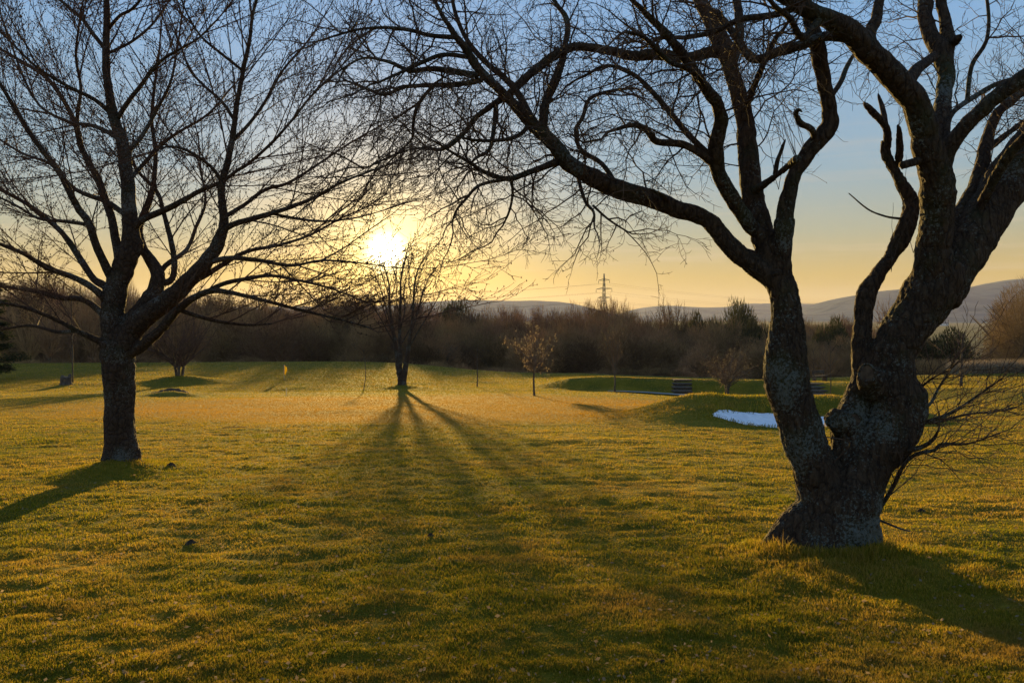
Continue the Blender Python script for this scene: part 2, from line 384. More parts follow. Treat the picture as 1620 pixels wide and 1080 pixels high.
def build_grass():
    rs = np.random.RandomState(3)
    vv = np.linspace(606, 1125, 4000); dens = 800 + 2900 * (1 - sstep(610, 900, vv)) ** 1.3
    cdf = np.cumsum(dens); cdf /= cdf[-1]; n = 860000
    v = np.interp(rs.rand(n), cdf, vv); px = rs.uniform(-160, 1780, n); D = 1.6 * F / (v - 580.0)
    sets = [((px - 810) / F * D, D)]
    n = 130000; D = rs.uniform(48, 86, n); px = rs.uniform(-160, 1780, n); sets.append(((px - 810) / F * D, D))
    x = np.concatenate([a for a, b in sets]); y = np.concatenate([b for a, b in sets])
    keep = (bunker_r(x, y) > .93 + .22 * fbm(x / .3, y / .22, 91, 3))
    keep &= ~((y > foot(810 + F * x / y) - 1.7) & (y < foot(810 + F * x / y) - .25) & (x / y * F + 810 > 960) & (x / y * F + 810 < 1330))
    x = x[keep]; y = y[keep]; n = len(x)
    z = H(x, y); g = green_mask(x, y)
    clump = fbm(x / .28, y / .22, 41, 3); big = fbm(x / 2.2, y / 1.4, 43, 2)
    h = (.018 + .015 * np.clip(clump, -.8, 1) + .007 * big) * (.75 + .6 * rs.rand(n)) * (1 - .40 * g)
    root = np.exp(-((x - 2.75) / .95) ** 2 - ((y - 6.0) / .6) ** 2) + .8 * np.exp(-((x + 5.95) / .6) ** 2 - ((y - 11.3) / .5) ** 2)
    h = h * (1 + 1.7 * root)
    br = bunker_r(x, y); h = h * (1 + 2.6 * np.exp(-((br - 1.05) / .16) ** 2) * (.5 + rs.rand(n)))
    rim = np.exp(-((x - 7) / 4.6) ** 4 - ((y - 23.3) / 1.8) ** 4); h = h * (1 + 1.6 * rim * (.4 + .8 * rs.rand(n)))
    ring = np.exp(-((np.hypot((x - 2.75) / .62, (y - 6.45) / .5) - 1) / .22) ** 2); h = h * (1 + 1.6 * ring * rs.rand(n))
    h = np.maximum(h, .010 + .00025 * y) ; h = h * (1 + np.clip((y - 12) / 60, 0, .8))
    w = np.maximum(.0025, .00054 * y) * (.7 + .6 * rs.rand(n))
    th = rs.uniform(0, 2 * math.pi, n); ux, uy = np.cos(th), np.sin(th)
    lean = h * rs.uniform(.1, .9, n); ph = rs.uniform(0, 2 * math.pi, n); lx, ly = np.cos(ph) * lean, np.sin(ph) * lean
    b0 = np.stack([x - ux * w, y - uy * w, z - .004], -1); b1 = np.stack([x + ux * w, y + uy * w, z - .004], -1)
    m0 = np.stack([x - ux * w * .75 + lx * .35, y - uy * w * .75 + ly * .35, z + h * .55], -1)
    m1 = np.stack([x + ux * w * .75 + lx * .35, y + uy * w * .75 + ly * .35, z + h * .55], -1)
    tp = np.stack([x + lx, y + ly, z + h], -1)
    nearm = y < 9
    vn = np.stack([b0, b1, m1, m0, tp], 1)[nearm]; k = len(vn); i5 = np.arange(k)[:, None] * 5
    q = i5 + np.array([[0, 1, 2, 3]]); t1 = i5 + np.array([[3, 2, 4]])
    vf = np.stack([b0, b1, tp], 1)[~nearm]; i3 = np.arange(len(vf))[:, None] * 3 + k * 5
    t = np.concatenate([t1, i3 + np.array([[0, 1, 2]])])
    v = np.concatenate([vn.reshape(-1, 3), vf.reshape(-1, 3)])
    me = mesh_np('grass', v, t, q, smooth=False)
    zone = np.zeros((len(v), 4), np.float32); zone[:, 3] = 1
    zone[:, 0] = np.concatenate([np.repeat(g[nearm], 5), np.repeat(g[~nearm], 3)])
    at = me.color_attributes.new('zone', 'FLOAT_COLOR', 'POINT'); at.data.foreach_set('color', zone.ravel())
    o = link('grass', me, M['blade'])
    tag(o, 'short backlit golden green grass covering the whole lawn', 'grass', kind='stuff')
build_grass()

def build_litter():
    rs = np.random.RandomState(12); n = 2600
    vv = 600 + 520 * rs.rand(n) ** .8; px = rs.uniform(-100, 1720, n); D = 1.6 * F / (np.maximum(vv, 640) - 580.); x = (px - 810) / F * D; y = D
    keep = bunker_r(x, y) > 1.1; x = x[keep]; y = y[keep]; n = len(x); z = H(x, y) + .018 + .012 * rs.rand(n)
    c = np.stack([x, y, z], -1); u = rs.normal(size=(n, 3)); u[:, 2] *= .3; u /= np.linalg.norm(u, axis=1)[:, None]; w = np.cross(u, rs.normal(size=(n, 3))); w /= np.linalg.norm(w, axis=1)[:, None]
    sz = rs.uniform(.006, .017, (n, 1)) * (1 + y[:, None] / 25); th = rs.uniform(.25, .7, (n, 1))
    v = np.stack([c - u * sz, c + w * sz * th, c + u * sz, c - w * sz * th], 1).reshape(-1, 3)
    o = link('leaf_litter', mesh_np('leaf_litter', v, None, np.arange(n * 4).reshape(-1, 4), smooth=False), M['dry_leaf'])
    tag(o, 'scattered dead leaf scraps lying in the lawn', 'leaf litter', kind='stuff')
build_litter()

def build_sand():
    n = 60; th = np.linspace(0, 2 * math.pi, 241)[:-1]; rr = np.linspace(0, 1.04, 40)
    T, Rr = np.meshgrid(th, rr); k = 1 + .07 * np.sin(3 * T + .6) + .05 * np.sin(5 * T); EN = 1 + .09 * fbm(np.cos(T) * 6, np.sin(T) * 6, 15, 3) * Rr ** 2
    X = BX + BRX * Rr * k * EN * np.cos(T); Y = BY + BRY * Rr * k * EN * np.sin(T)
    Z = H(X, Y) + .03 - .06 * (Rr > 1.02) + .022 * fbm(X / .22, Y / .18, 61)
    nr, nt = X.shape; v = np.stack([X, Y, Z], -1).reshape(-1, 3)
    i = np.arange((nr - 1) * nt); r = i // nt; c = i % nt; a = r * nt + c; b = r * nt + (c + 1) % nt
    o = link('sand_bunker', mesh_np('sand_bunker', v, None, np.stack([a, b, b + nt, a + nt], -1)), M['sand'])
    tag(o, kind='structure')
build_sand()

def strip(name, pxs, off0, off1, mat, dz=.03):
    V = []; Q = []
    for i, px in enumerate(pxs):
        for j, off in enumerate((off0, (off0 + off1) / 2, off1)):
            D = float(foot(px)) + off; x = (px - 810) / F * D
            V.append((x, D, hz(x, D) + dz))
    for i in range(len(pxs) - 1):
        for j in range(2):
            a = i * 3 + j; Q.append((a, a + 3, a + 4, a + 1))
    return link(name, mesh_np(name, np.array(V), None, np.array(Q)), mat)
tag(strip('path', np.arange(962, 1336, 4), -1.6, -.35, M['stone'], .06), kind='structure')

# ------------------------------------------------------------------ hand-traced trees
class Traced:
    def __init__(s, D, seed, k=1.): s.D = D; s.L = {}; s.rng = random.Random(seed); s.k = k
    def limb(s, name, pts, parent=None, dd=0., d0=None, bow=0., sub=4, knob=.10):
        """pts: (px, v, radius px). Depth starts on the parent and drifts dd metres to the tip."""
        pts = [(a, b, c) for a, b, c in pts]
        if parent:
            best = min(s.L[parent]['pix'], key=lambda q: (q[0] - pts[0][0]) ** 2 + (q[1] - pts[0][1]) ** 2); dep = best[3]
        else: dep = s.D if d0 is None else d0
        P = np.array(pts, float)
        seg = np.r_[0, np.cumsum(np.hypot(np.diff(P[:, 0]), np.diff(P[:, 1])))]; t = seg / seg[-1]
        dpt = dep + dd * t + bow * np.sin(math.pi * t)
        A = catmull(np.c_[P, dpt], sub)
        rng = s.rng; off = rng.uniform(0, 100)
        W = []; rad = []
        for k, (a, b, c, d) in enumerate(A):
            q = pt(a, b, d); r = max(c, .5) * d / F
            j = (mnoise.noise(Vector((k * .45 + off, 0, 0))), mnoise.noise(Vector((0, k * .45 + off, 3))), mnoise.noise(Vector((0, 5, k * .45 + off))))
            am = r * knob * 1.6
            W.append((q[0] + j[0] * am, q[1] + j[1] * am, q[2] + j[2] * am))
            rad.append(r * (1 + knob * 1.2 * mnoise.noise(Vector((k * .7 + off, 9, 1)))))
        s.L[name] = dict(pix=[tuple(a) for a in A], W=W, r=rad)
        return s.L[name]

def smooth_surface(name, tubes, voxel, mat, parent, org, amp=.008, freq=9, relax=2):
    """fuse overlapping tubes into one continuous skin, then roughen it like bark"""
    v, t, q = tubes.arrays()
    me = mesh_np(name + '_raw', v, t, q)
    o = bpy.data.objects.new(name + '_raw', me); COL.objects.link(o)
    m = o.modifiers.new('r', 'REMESH'); m.mode = 'VOXEL'; m.voxel_size = voxel; m.use_smooth_shade = True
    s_ = o.modifiers.new('s', 'SMOOTH'); s_.iterations = relax; s_.factor = .6
    dg = bpy.context.evaluated_depsgraph_get(); me2 = bpy.data.meshes.new_from_object(o.evaluated_get(dg))
    bpy.data.objects.remove(o); bpy.data.meshes.remove(me)
    n = len(me2.vertices); co = np.empty(n * 3, np.float32); me2.vertices.foreach_get('co', co); co = co.reshape(-1, 3)
    no = np.empty(n * 3, np.float32); me2.vertices.foreach_get('normal', no); no = no.reshape(-1, 3)
    d = np.empty(n)
    for i in range(n):
        x, y, z = co[i]
        a = mnoise.noise(Vector((x * freq, y * freq, z * freq * .35)))
        b = abs(mnoise.noise(Vector((x * freq * 3.4, y * freq * 3.4, z * freq * 1.1))))
        c = mnoise.noise(Vector((x * 2.6, y * 2.6, z * 2.0)))
        d[i] = a * .6 - b * 1.3 + c * 1.6
    co = co + no * (d * amp)[:, None] - np.array(org, np.float32)
    me2.vertices.foreach_set('co', co.astype(np.float32).ravel()); me2.update(); me2.name = name
    me2.materials.clear()
    me2.polygons.foreach_set('use_smooth', np.ones(len(me2.polygons), bool))
    return link(name, me2, mat, parent)

def dress(col, limb, S, rng, t0=.15, gap=.18, len0=(.6, 1.2), r0=(.006, .011), lvl=0, buds=None, up=0., side=None):
    W = limb['W']; rad = limb['r']; n = len(W); acc = rng.random() * gap
    for i in range(1, n):
        a, b = W[i - 1], W[i]
        L = math.dist(a, b); acc += L
        t = i / (n - 1)
        if t < t0: acc = 0; continue
        g = gap * (1.25 - .5 * t)
        while acc > g:
            acc -= g
            d = nrm((b[0] - a[0], b[1] - a[1], b[2] - a[2]))
            an = R(rng.uniform(*S['ang'])) ; pp = perp(d, rng)
            if S.get('flat'): pp = nrm((pp[0], pp[1], pp[2] * S['flat'] + up))
            cd = nrm((d[0] * math.cos(an) + pp[0] * math.sin(an), d[1] * math.cos(an) + pp[1] * math.sin(an), d[2] * math.cos(an) + pp[2] * math.sin(an) + up * .3))
            f = rng.random(); p = (a[0] + (b[0] - a[0]) * f, a[1] + (b[1] - a[1]) * f, a[2] + (b[2] - a[2]) * f)
            grow(col, p, cd, rng.uniform(*len0) * (1.15 - .45 * t), min(rng.uniform(*r0), rad[i] * .75), lvl, S, rng, buds)
    # tip carries on
    a, b = W[-2], W[-1]; d = nrm((b[0] - a[0], b[1] - a[1], b[2] - a[2]))
    grow(col, b, d, rng.uniform(*len0), rad[-1] * .95, lvl, S, rng, buds)

# ---------------------------------------- the near tree on the right
def right_tree():
    T = Traced(6.5, 11); L = T.limb
    L('trunk', [(1308, 900, 92), (1306, 872, 82), (1312, 845, 70), (1322, 815, 62), (1330, 785, 58), (1338, 762, 52)], knob=.05)
    L('left stem', [(1312, 800, 48), (1300, 768, 38), (1287, 733, 34), (1264, 673, 33), (1248, 620, 34), (1244, 580, 33), (1245, 540, 30), (1246, 500, 25), (1242, 470, 22), (1236, 445, 22), (1226, 425, 21)], 'trunk', -.05, sub=3, knob=.06)
    L('right stem', [(1338, 790, 50), (1365, 735, 42), (1392, 700, 43), (1414, 667, 42), (1420, 640, 43), (1410, 612, 38), (1412, 585, 33), (1414, 558, 33), (1430, 528, 36), (1455, 492, 38), (1478, 450, 41), (1492, 415, 38)], 'trunk', .05, sub=3, knob=.06)
    L('inner stem', [(1345, 760, 30), (1338, 715, 24), (1342, 675, 24), (1354, 635, 22), (1366, 600, 19), (1364, 565, 15), (1363, 530, 15), (1366, 495, 15.5), (1372, 465, 15), (1386, 440, 14), (1407, 410, 13), (1424, 380, 15), (1438, 345, 14), (1441, 318, 12), (1428, 292, 10), (1412, 264, 9), (1403, 245, 8), (1401, 222, 7)], 'trunk', .45, sub=3, knob=.07)
    L('scar boss', [(1395, 620, 24), (1378, 604, 22), (1369, 596, 17)], 'right stem', -.16, sub=3)
    L('burl', [(1352, 690, 20), (1334, 672, 21), (1322, 660, 17), (1316, 655, 10)], 'inner stem', -.12, sub=3)
    for k, (a, b) in enumerate([((1268, 830, 34), (1212, 868, 13)), ((1240, 846, 22), (1190, 880, 7)), ((1360, 830, 28), (1388, 882, 12)), ((1325, 840, 34), (1345, 892, 20)), ((1290, 840, 34), (1262, 890, 18)), ((1335, 845, 26), (1366, 893, 9)), ((1300, 850, 24), (1290, 897, 9)), ((1262, 840, 18), (1228, 884, 8))]):
        L('root%d' % k, [(1310, 815, 44), a, b, (2 * b[0] - a[0], b[1] + 28, 3)], 'trunk', -.28 if k > 1 else -.1, sub=3)
    # main limbs
    A = L('A', [(1246, 470, 20), (1232, 448, 20), (1215, 434, 18), (1180, 411, 15), (1150, 383, 15), (1118, 347, 14.5), (1078, 333, 14), (1040, 318, 14), (981, 300, 15), (937, 281, 15), (900, 258, 14), (870, 222, 12), (844, 198, 11), (818, 170, 10), (789, 141, 8.5), (759, 111, 7.5), (737, 78, 6), (715, 48, 5), (696, 18, 4), (682, -12, 3.4), (660, -50, 3)], 'left stem', -.5, bow=.3)
    B = L('B', [(1238, 455, 20), (1226, 420, 21), (1212, 385, 19), (1200, 345, 18), (1190, 305, 17), (1186, 272, 17), (1182, 232, 15), (1179, 194, 14), (1170, 155, 14), (1158, 117, 13), (1146, 78, 14), (1128, 39, 12), (1108, 0, 10), (1090, -50, 8)], 'left stem', .7)
    B2 = L('B2', [(1206, 372, 13), (1183, 352, 12), (1157, 311, 13), (1137, 272, 12), (1132, 233, 12), (1140, 194, 11), (1135, 165, 10), (1117, 142, 9), (1094, 105, 8.5), (1078, 84, 8), (1050, 50, 7), (1022, 22, 6), (995, -5, 5)], 'B', -1.2)
    Cc = L('C', [(1240, 470, 17), (1239, 430, 14), (1240, 389, 13.5), (1243, 331, 13), (1260, 272, 13), (1284, 235, 14), (1311, 200, 14), (1312, 175, 12), (1307, 145, 12), (1301, 117, 12), (1294, 78, 13), (1284, 39, 12), (1274, 0, 11), (1262, -50, 10)], 'left stem', -.4)
    Dm = L('D', [(1462, 470, 26), (1474, 420, 27), (1478, 380, 25), (1482, 340, 25), (1483, 305, 26), (1478, 268, 24), (1467, 233, 23), (1459, 194, 22), (1444, 156, 20), (1408, 115, 20), (1375, 82, 19), (1345, 50, 18), (1305, 28, 15), (1262, 8, 12), (1225, -15, 10)], 'right stem', -.9)
    E = L('E', [(1484, 470, 32), (1505, 430, 34), (1530, 385, 36), (1563, 335, 35), (1600, 278, 34), (1640, 220, 32), (1690, 150, 28), (1740, 60, 24), (1770, -40, 20)], 'right stem', .5)
    D2 = L('D2', [(1482, 300, 18), (1488, 262, 15), (1487, 220, 14), (1489, 180, 13), (1493, 150, 13), (1497, 117, 13), (1489, 82, 15), (1474, 60, 12), (1465, 30, 11), (1464, 0, 11), (1468, -50, 9)], 'D', .9)
    D3 = L('D3', [(1492, 100, 12), (1499, 70, 11), (1496, 35, 9), (1489, 0, 9), (1492, -50, 8)], 'D2', .3)
    Hh = L('H', [(1486, 275, 15), (1500, 238, 13), (1521, 206, 13), (1550, 177, 13), (1578, 152, 13), (1620, 122, 13), (1670, 90, 11), (1730, 40, 8)], 'D', -.6)
    H2 = L('H2', [(1503, 365, 11), (1518, 335, 11), (1540, 300, 11), (1553, 262, 10), (1560, 225, 9), (1575, 185, 9), (1600, 158, 8), (1640, 125, 7)], 'E', .8)
    J = L('J', [(1146, 80, 12), (1120, 84, 9), (1085, 92, 8.5), (1040, 86, 8.5), (1000, 89, 8), (963, 80, 7.5), (930, 75, 7.5), (902, 76, 7), (870, 93, 7), (841, 115, 6.5), (811, 144, 6), (781, 165, 5.5), (752, 187, 5), (730, 215, 4.5), (700, 236, 4), (672, 234, 3.2), (641, 239, 2.8), (593, 259, 2.4), (537, 289, 2), (508, 305, 1.6)], 'B', -.8)
    K = L('K', [(1372, 70, 12), (1342, 60, 9), (1303, 58, 8.5), (1272, 70, 8), (1233, 82, 8), (1200, 94, 8), (1184, 88, 8), (1172, 70, 7), (1158, 50, 6), (1135, 20, 5)], 'D', .5)
    sec = [
     ('s1', 'A', [(756, 120, 5), (722, 114, 5), (685, 109, 4.5), (648, 112, 3.6), (615, 98, 2.6), (575, 92, 2), (540, 110, 1.6)], .4),
     ('s2', 'A', [(740, 90, 4), (700, 87, 3.4), (668, 99, 3), (640, 112, 2.4), (600, 130, 1.8)], -.4),
     ('s3', 'A', [(722, 59, 4), (685, 57, 3.6), (648, 48, 3.2), (611, 44, 2.6), (567, 47, 2), (520, 60, 1.6)], -.5),
     ('s4', 'A', [(762, 126, 4.4), (730, 133, 4), (685, 135, 3.6), (641, 138, 3), (607, 150, 2.6), (580, 140, 2), (548, 128, 1.6)], .7),
     ('s5', 's4', [(685, 136, 3), (663, 163, 2.8), (654, 193, 2.5), (652, 219, 2), (636, 236, 1.6), (610, 262, 1.2)], .2),
     ('s6', 'A', [(880, 256, 6), (855, 266, 5), (833, 274, 4.6), (804, 283, 4.4), (770, 274, 3.4), (741, 256, 2.8), (715, 241, 2.2), (690, 225, 1.7)], -.8),
     ('s7', 's6', [(804, 283, 3), (759, 293, 2.6), (737, 315, 2.2), (722, 333, 1.8), (715, 352, 1.4)], -.2),
     ('s8', 's6', [(809, 283, 2.6), (811, 307, 2.2), (806, 333, 1.9), (796, 356, 1.4)], .2),
     ('s9', 'A', [(915, 283, 3.2), (926, 319, 2.8), (939, 335, 2.2), (940, 352, 1.6)], -.5),
     ('s10', 's9', [(938, 325, 2), (960, 345, 1.8), (985, 362, 1.4), (1000, 370, 1.1)], .2),
     ('s11', 'A', [(977, 295, 4), (952, 259, 3.8), (919, 237, 3.6), (911, 207, 3.4), (922, 185, 3.2), (933, 156, 3), (967, 144, 2.6), (1000, 140, 2)], .9),
     ('s12', 'A', [(858, 210, 8), (863, 163, 7.5), (881, 122, 7), (893, 81, 6), (898, 37, 5.5), (881, 7, 5), (860, -30, 4)], .8),
     ('s13', 'A', [(846, 200, 6), (822, 152, 5.5), (800, 125, 5), (774, 104, 4.6), (741, 67, 3.8), (720, 20, 3), (712, -30, 2.6)], .5),
     ('s14', 'J', [(785, 165, 4), (781, 207, 3.6), (774, 237, 3.2), (756, 248, 2.5), (740, 262, 1.5)], -.3),
     ('s15', 'A', [(838, 196, 3.6), (820, 215, 3.4), (789, 222, 3), (752, 222, 2.4), (720, 215, 1.6)], -.9),
     ('s16', 'B2', [(1126, 257, 6.5), (1105, 241, 6), (1078, 228, 6), (1039, 224, 5.5), (1023, 206, 5), (1000, 198, 4), (975, 205, 2.8)], -.5),
     ('s17', 'B2', [(1122, 245, 5), (1086, 210, 5), (1051, 167, 4.5), (1023, 136, 4), (1000, 117, 3.5), (960, 104, 2.8), (925, 120, 2)], .5),
     ('s18', 'B2', [(1136, 170, 5), (1101, 117, 4.5), (1058, 97, 4), (1020, 60, 3.4), (990, 50, 2.5)], -.9),
     ('s19', 'B', [(1178, 180, 5), (1190, 145, 5), (1203, 113, 5), (1218, 78, 4.5), (1230, 56, 3.5)], -.6),
     ('s20', 'B', [(1158, 105, 8), (1170, 58, 8), (1168, 20, 7), (1160, -30, 6)], .6),
     ('s21', 'B', [(1187, 305, 7), (1202, 296, 7), (1233, 274, 6.5), (1262, 250, 7)], -.9),
     ('s22', 's21', [(1226, 276, 4), (1230, 255, 3.6), (1239, 230, 2.6), (1243, 220, .6)], -.1),
     ('s23', 'C', [(1290, 222, 5), (1284, 205, 5), (1268, 196, 5), (1259, 182, 4), (1263, 174, 3), (1269, 177, 1)], -.5),
     ('s24', 'C', [(1310, 160, 4), (1330, 130, 4), (1340, 105, 3.6), (1352, 85, 2.6)], .5),
     ('s25', 'inner stem', [(1403, 235, 6.5), (1404, 206, 6.5), (1389, 186, 6.5), (1372, 168, 6), (1366, 160, 2)], -.2),
     ('s26', 'inner stem', [(1420, 262, 6), (1424, 235, 6.5), (1422, 205, 5.5), (1419, 196, 2)], -.2),
     ('s27', 'inner stem', [(1404, 215, 5), (1397, 175, 4), (1391, 155, 2.6), (1389, 148, .6)], .2),
     ('s28', 'D', [(1470, 248, 7), (1450, 255, 7), (1425, 262, 7)], -.1),
     ('s29', 'inner stem', [(1430, 347, 2.2), (1400, 342, 1.6), (1373, 331, 1.3), (1343, 306, .9)], -.3),
     ('s30', 'H2', [(1557, 240, 6), (1580, 222, 5.5), (1610, 200, 5), (1650, 175, 4)], .5),
     ('s31', 'D', [(1495, 250, 4), (1502, 187, 4), (1537, 156, 4), (1580, 132, 3.6), (1630, 118, 3)], .9),
     ('s32', 's31', [(1530, 160, 3.6), (1537, 105, 3.4), (1560, 66, 3), (1564, 19, 2.6), (1555, -30, 2)], .4),
     ('s33', 'D', [(1395, 108, 8), (1376, 60, 9), (1386, 30, 9), (1392, 0, 8), (1410, -40, 7)], .3),
     ('s34', 'D', [(1432, 140, 9), (1450, 110, 9), (1480, 88, 8)], .4),
     ('s35', 'E', [(1545, 360, 10), (1555, 320, 10), (1572, 285, 9), (1600, 240, 8), (1640, 200, 7)], -.6),
     ('s36', 'D3', [(1500, 72, 8), (1514, 62, 6), (1521, 56, 2)], -.2),
     ('s37', 'D', [(1265, 10, 6), (1220, 25, 5.5), (1175, 30, 5), (1130, 50, 4.5), (1085, 60, 4)], .7),
     ('s38', 'D', [(1300, 26, 6), (1270, 60, 5.5), (1250, 30, 5), (1225, 10, 4)], -.5),
     ('s39', 'A', [(1060, 326, 4), (1052, 312, 4), (1030, 300, 2)], -.3),
     ('s40', 'A', [(1160, 392, 4.5), (1190, 400, 5), (1210, 410, 6)], .3),
    ]
    for nm, pa, ps, dd in sec: L(nm, ps, pa, dd)
    # low shoots on the right side of the trunk
    shoots = [
     ('w1', 'right stem', [(1450, 670, 5), (1466, 667, 4.5), (1504, 653, 3.6), (1542, 629, 2.6), (1587, 597, 1.5)], -.3),
     ('w2', 'right stem', [(1448, 650, 4), (1470, 640, 3.4), (1484, 615, 2.6), (1500, 590, 2), (1512, 568, 1.2)], .1),
     ('w3', 'right stem', [(1440, 625, 3), (1455, 614, 2.8), (1475, 598, 2), (1500, 585, 1.4), (1516, 572, 1)], -.4),
     ('w4', 'right stem', [(1450, 665, 4), (1480, 668, 3), (1530, 655, 2.2), (1570, 652, 1.4), (1600, 645, 1)], .3),
     ('w5', 'trunk', [(1372, 830, 5), (1390, 805, 4.5), (1413, 770, 4), (1430, 735, 3.8), (1450, 718, 4), (1478, 712, 3.6), (1490, 702, 3), (1530, 702, 2), (1580, 685, 1.2)], -.4),
     ('w6', 'right stem', [(1395, 705, 6), (1430, 712, 6), (1455, 708, 5), (1475, 696, 3.6), (1485, 680, 2)], -.5),
     ('w7', 'trunk', [(1375, 815, 3), (1400, 826, 2.4), (1425, 836, 2), (1440, 840, 1.4)], -.5),
     ('w8', 'left stem', [(1300, 760, 2), (1320, 730, 1.6), (1345, 700, 1.3), (1300, 690, 1)], -.5),
    ]
    for nm, pa, ps, dd in shoots: L(nm, [(a, b, c * .8) for a, b, c in ps], pa, dd)
    base = ground_pt(1306, 6.5)
    root = thing('bare_tree', 'large gnarled bare tree forking low into lichen covered stems on the right', 'tree', base)
    body = Tubes()
    for k in ['trunk', 'left stem', 'right stem', 'inner stem', 'scar boss', 'burl'] + ['root%d' % k for k in range(8)]:
        l = T.L[k]; body.add(l['W'], l['r'], 16)
    # first stretch of each thick limb is fused too, so the forks are smooth
    for k, n in (('A', 18), ('B', 18), ('C', 12), ('D', 26), ('E', 14)):
        l = T.L[k]; body.add(l['W'][:n], [r * 1.0 for r in l['r'][:n]], 14)
    tr = smooth_surface('trunk', body, .016, M['bark_r'], root, base, amp=.019, freq=10)
    # healed pruning scars: a rolled ring round a bare disc
    def scar(px, v, D, rp, tilt):
        c = np.array(pt(px, v, D)); r = rp * D / F; n = np.array(nrm(tilt)); u = np.cross(n, (0, 0, 1)); u /= np.linalg.norm(u); w = np.cross(n, u)
        tb = Tubes(); ring = [tuple(c + (u * math.cos(a) + w * math.sin(a) * 1.08) * r * (1 + .05 * math.sin(3 * a))) for a in np.linspace(0, 2 * math.pi, 25)]
        tb.add(ring, [r * .17] * 25, 8); o = tb.build('healed_ring', M['bark_r'], tr, base)
        dv = [tuple(c)] + [tuple(c + (u * math.cos(a) + w * math.sin(a) * 1.08) * r * .95) for a in np.linspace(0, 2 * math.pi, 25)[:-1]]
        dk = link('cut_face', mesh_np('cut_face', np.array(dv) - np.array(base), np.array([(0, 1 + i, 1 + (i + 1) % 24) for i in range(24)])), M['cutwood'], tr)
    scar(1372, 590, 6.23, 12.5, (-.25, -1, .1))
    scar(1352, 664, 6.42, 10, (-.5, -1, .25))
    for k, l in T.L.items():
        if k in ('trunk', 'left stem', 'right stem', 'inner stem', 'scar boss', 'burl') or k.startswith('root'): continue
        if max(l['r']) < .010: continue
        tb = Tubes(); big = l['r'][0] > .035
        tb.add(l['W'], l['r'], 12 if big else 8)
        if big: smooth_surface('limb', tb, .014, M['bark_r'], root, base, amp=.007, freq=12, relax=1)
        else: tb.build('limb', M['bark_r'], root, base)
    # twigs
    S = dict(seg=[.09, .055, .04, .03], wander=[.30, .34, .36, .3], trop=[.0, .0, .01, .02], gap=[.075, .06, .05, .05], start=[.12, .15, .2, .2],
             ang=(35, 75), ratio=[.46, .5, .55], rr=.66, rmin=.0018, max=2, zig=.22, bud=.10)
    rng = random.Random(4); col = Tubes(); buds = []
    for k, l in T.L.items():
        if max(l['r']) < .010 and k not in ('w1',): col.add(l['W'], l['r'], 5)
    for k in ['s1', 's2', 's3', 's4', 's5', 's6', 's7', 's8', 's9', 's10']: dress(col, T.L[k], S, rng, .08, .09, (.35, .85), (.006, .009), buds=buds)
    for k in ['s11', 's12', 's13', 's14', 's15', 's16', 's17', 's18', 's37', 's38']: dress(col, T.L[k], S, rng, .12, .10, (.35, .9), (.006, .010), buds=buds)
    dress(col, T.L['A'], S, rng, .36, .12, (.5, 1.3), (.006, .010), buds=buds)
    dress(col, T.L['J'], S, rng, .2, .11, (.45, 1.1), (.005, .009), buds=buds)
    dress(col, T.L['B2'], S, rng, .28, .11, (.5, 1.3), (.006, .010), buds=buds)
    dress(col, T.L['B'], S, rng, .36, .13, (.5, 1.4), (.006, .010), buds=buds)
    dress(col, T.L['K'], S, rng, .2, .2, (.3, .8), (.005, .008), buds=buds)
    dress(col, T.L['C'], S, rng, .45, .28, (.3, .8), (.004, .008), buds=buds)
    dress(col, T.L['D'], S, rng, .7, .22, (.4, 1.1), (.006, .010), buds=buds)
    for k in ['D2', 'D3', 'H', 'H2', 's30', 's31', 's32', 's33', 's35']: dress(col, T.L[k], S, rng, .3, .2, (.4, 1.0), (.005, .009), buds=buds)
    dress(col, T.L['E'], S, rng, .45, .3, (.5, 1.1), (.006, .010), buds=buds)
    for k in ['s20', 's19']: dress(col, T.L[k], S, rng, .4, .2, (.3, .7), (.005, .008), buds=buds)
    S2 = dict(S, gap=[.09, .08, .06, .05], ratio=[.5, .5, .5], max=1, ang=(25, 50), trop=[.03, .03, .03, .03])
    for k in ['w1', 'w2', 'w3', 'w4', 'w5']: dress(col, T.L[k], S2, rng, .15, .05, (.3, .8), (.0035, .0055), buds=buds, up=.35)
    dress(col, T.L['w6'], S2, rng, .6, .15, (.2, .3), (.003, .005))
    for (px, v) in [(1395, 172), (1369, 165), (1421, 200), (1264, 176), (1241, 224), (1060, 310)]:
        for _ in range(3): grow(col, pt(px, v, 6.6), nrm((rng.uniform(-1, 1), rng.uniform(-1, 1), .6)), rng.uniform(.2, .45), .003, 1, S, rng, buds)
    for (px, v, n) in [(1262, 258, 5), (1275, 245, 3), (1232, 300, 2), (1445, 400, 2), (1410, 430, 2)]:      # upright water shoots
        for _ in range(n): grow(col, pt(px, v, 6.4), nrm((rng.uniform(-.5, .2), rng.uniform(-.5, .5), 1)), rng.uniform(.5, .9), .003, 2, dict(S, wander=[.08] * 4, zig=0), rng, None)
    col.octas(buds, .0045)
    tag(col.build('twigs', M['twig_r'], root, base, smooth=False), kind='stuff')
    return T
right_tree()

